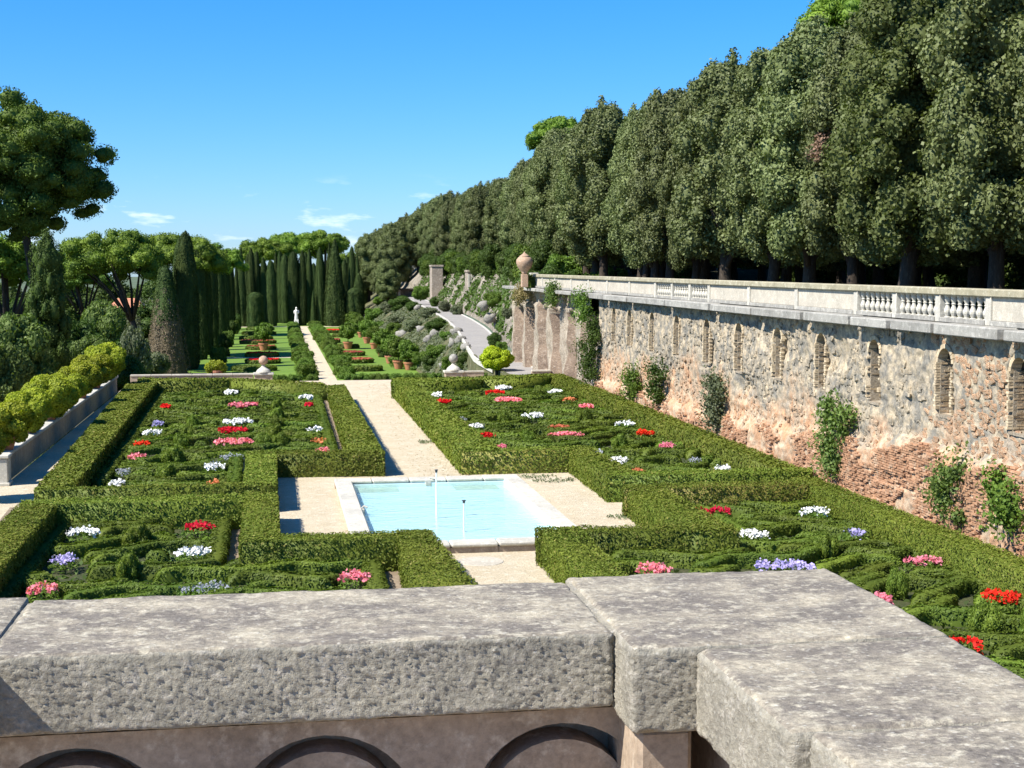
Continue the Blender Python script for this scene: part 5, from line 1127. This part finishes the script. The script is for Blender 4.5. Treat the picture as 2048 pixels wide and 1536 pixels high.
# ================================================================== bank shrubs and rocks
def hit(px, py):
    r = ray(px, py); t = 100.0
    while t < 420:
        p = r * t
        if EYE + p[2] < T(p[0], p[1]): break
        t += .5
    return p[0], p[1], T(p[0], p[1])
rk = [MB() for _ in range(3)]; RKM = []
for i in range(3):
    iv, jf = ico(); V = iv * (1 + np.abs(noise3(iv * 1.6 + i * 9))[:, None] * 1.1 - .3 + noise3(iv * 4 + i * 5)[:, None] * .45) * np.array([1, .8, .75]); RKM.append(mesh_from('rock', V, jf, (M['rockgrey'],)))
for i, (x, y, wd) in enumerate(sorted(((803, 672, 22), (869, 672, 26), (842, 662, 22), (912, 668, 26), (922, 684, 26), (905, 690, 24), (835, 620, 20), (858, 683, 24), (932, 700, 24), (885, 735, 18), (1010, 735, 22), (1030, 738, 20), (1160, 745, 24), (1175, 755, 26), (980, 640, 30), (1000, 655, 26), (968, 615, 26)))):
    if x > 940: Y = {1160: 96, 1175: 92}.get(x, 118 if y > 700 else 150); X, _, Z = atY(x, y, Y)
    else: X, Y, Z = hit(x, y)
    s = wd / 2 * Y / FPX * .95; o = link('bank_rock', RKM[i % 3], None, (X, Y, Z + s * .3)); o.scale = (s, s, s * 1.15); o.rotation_euler = (0, 0, i * 1.3); tag(o, f'rough tufa boulder among the plants of the bank {nth(i)}', 'rock', 'tufa boulders on the bank')
    o['label'] = f'rough pale tufa boulder near the ramp, {nth(i)} from the left'
BK = [('d', 804, 610, 54, 22), ('d', 826, 616, 40, 18), ('o', 860, 628, 46, 20), ('d', 877, 652, 60, 34), ('b', 896, 668, 34, 24), ('o', 796, 640, 44, 24), ('o', 828, 650, 48, 30), ('d', 818, 697, 40, 36), ('b', 846, 712, 44, 40), ('b', 880, 700, 54, 44), ('b', 903, 722, 40, 36), ('d', 930, 722, 44, 36), ('d', 866, 722, 44, 38), ('b', 924, 694, 24, 18),
      ('b', 742, 655, 60, 60), ('b', 770, 670, 52, 56), ('b', 752, 625, 44, 40), ('d', 780, 700, 50, 46), ('b', 800, 722, 50, 40), ('b', 765, 600, 40, 20), ('o', 780, 618, 46, 20), ('b', 832, 735, 50, 30), ('b', 790, 655, 40, 40), ('b', 720, 640, 26, 26)]
for i, (k, x, y, wd, hh) in enumerate(sorted(BK, key=lambda t: t[1])):
    X, Y, Z = hit(x, min(y + hh * .3, 735)); rx = wd / 2 * Y / FPX; rh = hh / 2 * Y / FPX
    shrub(k, (X, Y, Z - rh * .4), (rx, rx, max(rh, rx * .6) * 1.1), f'{dict(b="fresh green", d="dark green", o="olive grey")[k]} rounded shrub on the bank between lower garden and ramp, {nth(i)} from the left', 'rounded shrubs on the bank')
for i, (k, x, y, Y, wd) in enumerate(sorted((('b', 841, 582, 245, 36), ('d', 868, 603, 235, 20), ('d', 990, 678, 128, 30), ('b', 1003, 690, 122, 26), ('d', 942, 618, 200, 26), ('o', 915, 620, 205, 28), ('o', 890, 612, 215, 26), ('b', 985, 595, 150, 36), ('o', 1015, 625, 125, 24)), key=lambda t: t[1])):
    X, _, Z = atY(x, y, Y); s = wd / 2 * Y / FPX; shrub(k, (X, Y, Z - s * .9), (s, s, s * 1.1), f'shrub growing along the rock face right of the ramp, {nth(i)} from the left', 'shrubs along the rock face')
mm = 24000; yq = RNG.uniform(102, 300, mm) ; tq = RNG.random(mm); xq = np.array([16.7 + (interp(RL, y_) - 17.0) * t_ for y_, t_ in zip(yq, tq)]); zq = np.array([T(a, b) for a, b in zip(xq, yq)])
kq = noise3(np.column_stack([xq * .35, yq * .2, xq * 0])) > -.12; xq, yq, zq = xq[kq], yq[kq], zq[kq]
V, F = cards(np.column_stack([xq, yq, zq + .12]), np.tile([-.5, -.2, .8], (len(xq), 1)), .42, .7, .1); tag(link('ground_cover', mesh_from('ground_cover', V, F, (M['olive'],))), 'low olive green ground cover spreading over the bank below the ramp', 'ground cover', kind='stuff')
X, _, Z = atY(994, 742, 108); s = 36 * 108 / FPX; shrub('g', (X, 108, 0), (s, s, 34 * 108 / FPX * .98), 'round bright yellow bush at the bottom of the ramp')
# band of leafy low shrubs on both sides of the path at the drop
for i, (a, b, zt_) in enumerate(((445, 500, 735), (545, 636, 735), (690, 880, 735), (935, 965, 738))):
    Y = 103.0; Xa, Xb = atY(a, 745, Y)[0], atY(b, 745, Y)[0]; n = max(2, int((Xb - Xa) / .9))
    NLOW = globals().get('NL2', 0); NL2 = NLOW + n
    for k in range(n): shrub('b' if i != 0 else 'o', (Xa + (Xb - Xa) * (k + .5) / n, Y + random.uniform(-.2, .2), -.62), (.62, .62, .75), f'leafy low shrub in the row just beyond the far parapet, {nth(NLOW + k)} from the left', 'leafy low shrubs just beyond the far parapet')
# large pot with spreading plant
X, Y, Z = atY(433, 748, 101.8); t_ = thing('terracotta_planter', (X, Y, -.05), 'large terracotta pot with a spreading yellow green plant at the far left parapet', 'potted plant')
m = MB(); pot(m, .5, .85); link('pot', m.mesh('pot', (M['terra'],)), t_); link('foliage', blob_crown('planter', [(x, y, z + 1.05, a, b, cc) for x, y, z, a, b, cc in bush_blobs(20, .85, .4, .28, 12)], 3500, .12, M['gold2'], tilt=.8), t_)

# ================================================================== lower garden
struct('central_path', flat('central_path', [(4.55, 103.5), (6.75, 103.5), (6.75, 300), (4.55, 300)], ZL + .006, M['gravel']))
struct('cross_path', flat('cross_path', [(-8, 197.5), (4.54, 197.5), (4.54, 199.2), (-8, 199.2)], ZL + .006, M['gravel']))
struct('far_cross_path', flat('far_cross_path', [(-10, 296), (16, 296), (16, 299.5), (-10, 299.5)], ZL + .012, M['gravel']))
# shrubs flanking the path
for side, X in (('left', 3.6), ('right', 7.9)):
    n = 26
    for k in range(n):
        Y = 160 + k * 5.2; s = random.uniform(1.0, 1.35); shrub('b', (X + random.uniform(-.2, .2), Y, ZL - .1), (s, s, s * 1.05), f'leafy citrus shrub beside the lower path, {nth(k)} from the viewer on the {side}', f'citrus shrubs on the {side} of the lower path')
# oval lawn beds
def lawn_bed(px, py, wpx, col, lab, dpt=1.6):
    X, Y = gp(px, py, ZL + .5); rx = wpx / 2 * Y / FPX; r_ = thing('lawn_bed', (X, Y, ZL), lab, 'flower bed', 'oval beds on the lower lawn')
    n = 900; a = RNG.random(n) * 6.283; rr = RNG.uniform(.86, 1.0, n); x = rx * rr * np.cos(a); y = dpt * rr * np.sin(a); z = RNG.random(n) * .5; nn = np.column_stack([np.cos(a), np.sin(a), np.full(n, .6)])
    V, F = cards(np.column_stack([x, y, z]), nn, .36, .5); k = 28; Vc = np.array([(rx * .97 * math.cos(6.283 * j / k), dpt * .97 * math.sin(6.283 * j / k), zz) for zz in (0, .46) for j in range(k)]); Fc = np.array([(j, (j + 1) % k, k + (j + 1) % k, k + j) for j in range(k)])
    link('box_edging', mesh_from('box_edging', np.vstack([V, Vc]), np.vstack([F, Fc + len(V)]), (M['box'],)), r_)
    n = 700; a = RNG.random(n) * 6.283; rr = np.sqrt(RNG.random(n)) * .9; V, F = cards(np.column_stack([rx * rr * np.cos(a), dpt * rr * np.sin(a), .48 + RNG.random(n) * .12]), np.tile([0, -.4, 1.], (n, 1)), .34, .5)
    link('planting', mesh_from('planting', V, F, (M['bedred' if col == 'orange' else col],)), r_)
    link('bed_soil', flat('bed_soil', [(rx * .95 * math.cos(6.283 * j / 24), dpt * .95 * math.sin(6.283 * j / 24)) for j in range(24)], .44, M['soil'], .4), r_)
LB = [(520, 655, 56, 'box'), (518, 664, 68, 'box'), (516, 681, 72, 'orange'), (522, 692, 60, 'orange'), (524, 706, 66, 'red'), (526, 719, 70, 'red'), (512, 673, 66, 'box'), (508, 733, 90, 'box'),
      (664, 660, 44, 'red'), (668, 679, 24, 'orange'), (690, 690, 58, 'box'), (700, 704, 60, 'orange'), (712, 718, 70, 'orange'), (686, 668, 44, 'box'), (735, 733, 60, 'box')]
for i, (x, y, wd, col) in enumerate(sorted(LB)):
    lawn_bed(x, y, wd, col, f'oval clipped box bed {"filled with red flowers" if col in ("red", "orange") else "without flowers"} on the lower lawn, {nth(i)} from the left')
# lemon trees in pots
lt = thing('potted_lemon_tree', (0, 0, 0), '', 'potted plant', 'potted lemon trees in the lower garden')
m = MB(); pot(m, .62, .95); link('pot', m.mesh('pot', (M['terra'],)), lt); m = MB(); m.tube([(0, 0, .8), (.05, 0, 1.7)], [.06, .05], 6); link('trunk', m.mesh('trunk', (M['bark'],)), lt)
link('foliage', blob_crown('lemon', [(x, y, z + 2.4, a, b, cc) for x, y, z, a, b, cc in bush_blobs(18, 1.15, 1.0, .42, 15)], 2600, .2, M['bush'], tilt=.8, off=.1), lt)
PT = [(695, 650), (702, 657), (712, 665), (722, 675), (734, 687), (748, 698), (763, 712), (780, 727), (797, 738), (818, 740)]
for i, (x, y) in enumerate(PT):
    X, Y = gp(x, y, ZL); lab = f'lemon tree in a terracotta pot, {nth(i)} from the far end of the right row'
    if i == 0: place(lt, (X, Y, ZL)); lt['label'] = lab
    else: dup(lt, (X, Y, ZL), i, random.uniform(.9, 1.1), lab)
for x, y, lab in ((527, 701, 'potted lemon tree standing alone on the left lawn'), (696, 698, 'potted lemon tree standing alone on the right lawn')):
    X, Y = gp(x, y, ZL); dup(lt, (X, Y, ZL), 1, 1.15, lab)
for i, (x, y) in enumerate(((437, 735), (447, 712), (455, 694), (463, 678), (468, 668), (474, 660), (480, 653))):
    X, Y = gp(x, y, ZL); shrub('d' if i % 2 else 'b', (X, Y, ZL), (1.1, 1.1, 1.9), f'small leafy tree along the left edge of the lower lawn, {nth(i)} from the viewer', 'small leafy trees along the left edge of the lower lawn')
# statue
X, Y = gp(593, 652, ZL); st = thing('statue', (X, Y, ZL), 'white standing robed statue on a pedestal at the end of the lower path', 'statue')
m = MB(); m.bbox(-.45, .45, -.45, .45, 0, 1.3, .05); link('pedestal', m.mesh('pedestal', (M['marble'],)), st)
m = MB(); m.lathe([(.36, 1.3), (.40, 1.4), (.34, 1.9), (.30, 2.4), (.34, 2.8), (.40, 3.1), (.36, 3.25), (.14, 3.36), (.12, 3.45), (.19, 3.58), (.2, 3.72), (.13, 3.86), (.02, 3.9)], 14, jit=.02); m.tube([(.34, 0, 3.2), (.5, -.1, 2.8), (.3, -.3, 2.6)], [.12, .1, .07], 8); m.tube([(-.34, 0, 3.2), (-.46, -.05, 2.8), (-.4, -.1, 2.4)], [.12, .1, .07], 8); link('figure', m.mesh('figure', (M['marble'],), smooth=True), st)
for o in list(COL.objects):
    if o.get('group') == 'x': del o['group']
import sys; print('tris', sum(len(p.vertices) - 2 for me in bpy.data.meshes for p in me.polygons))
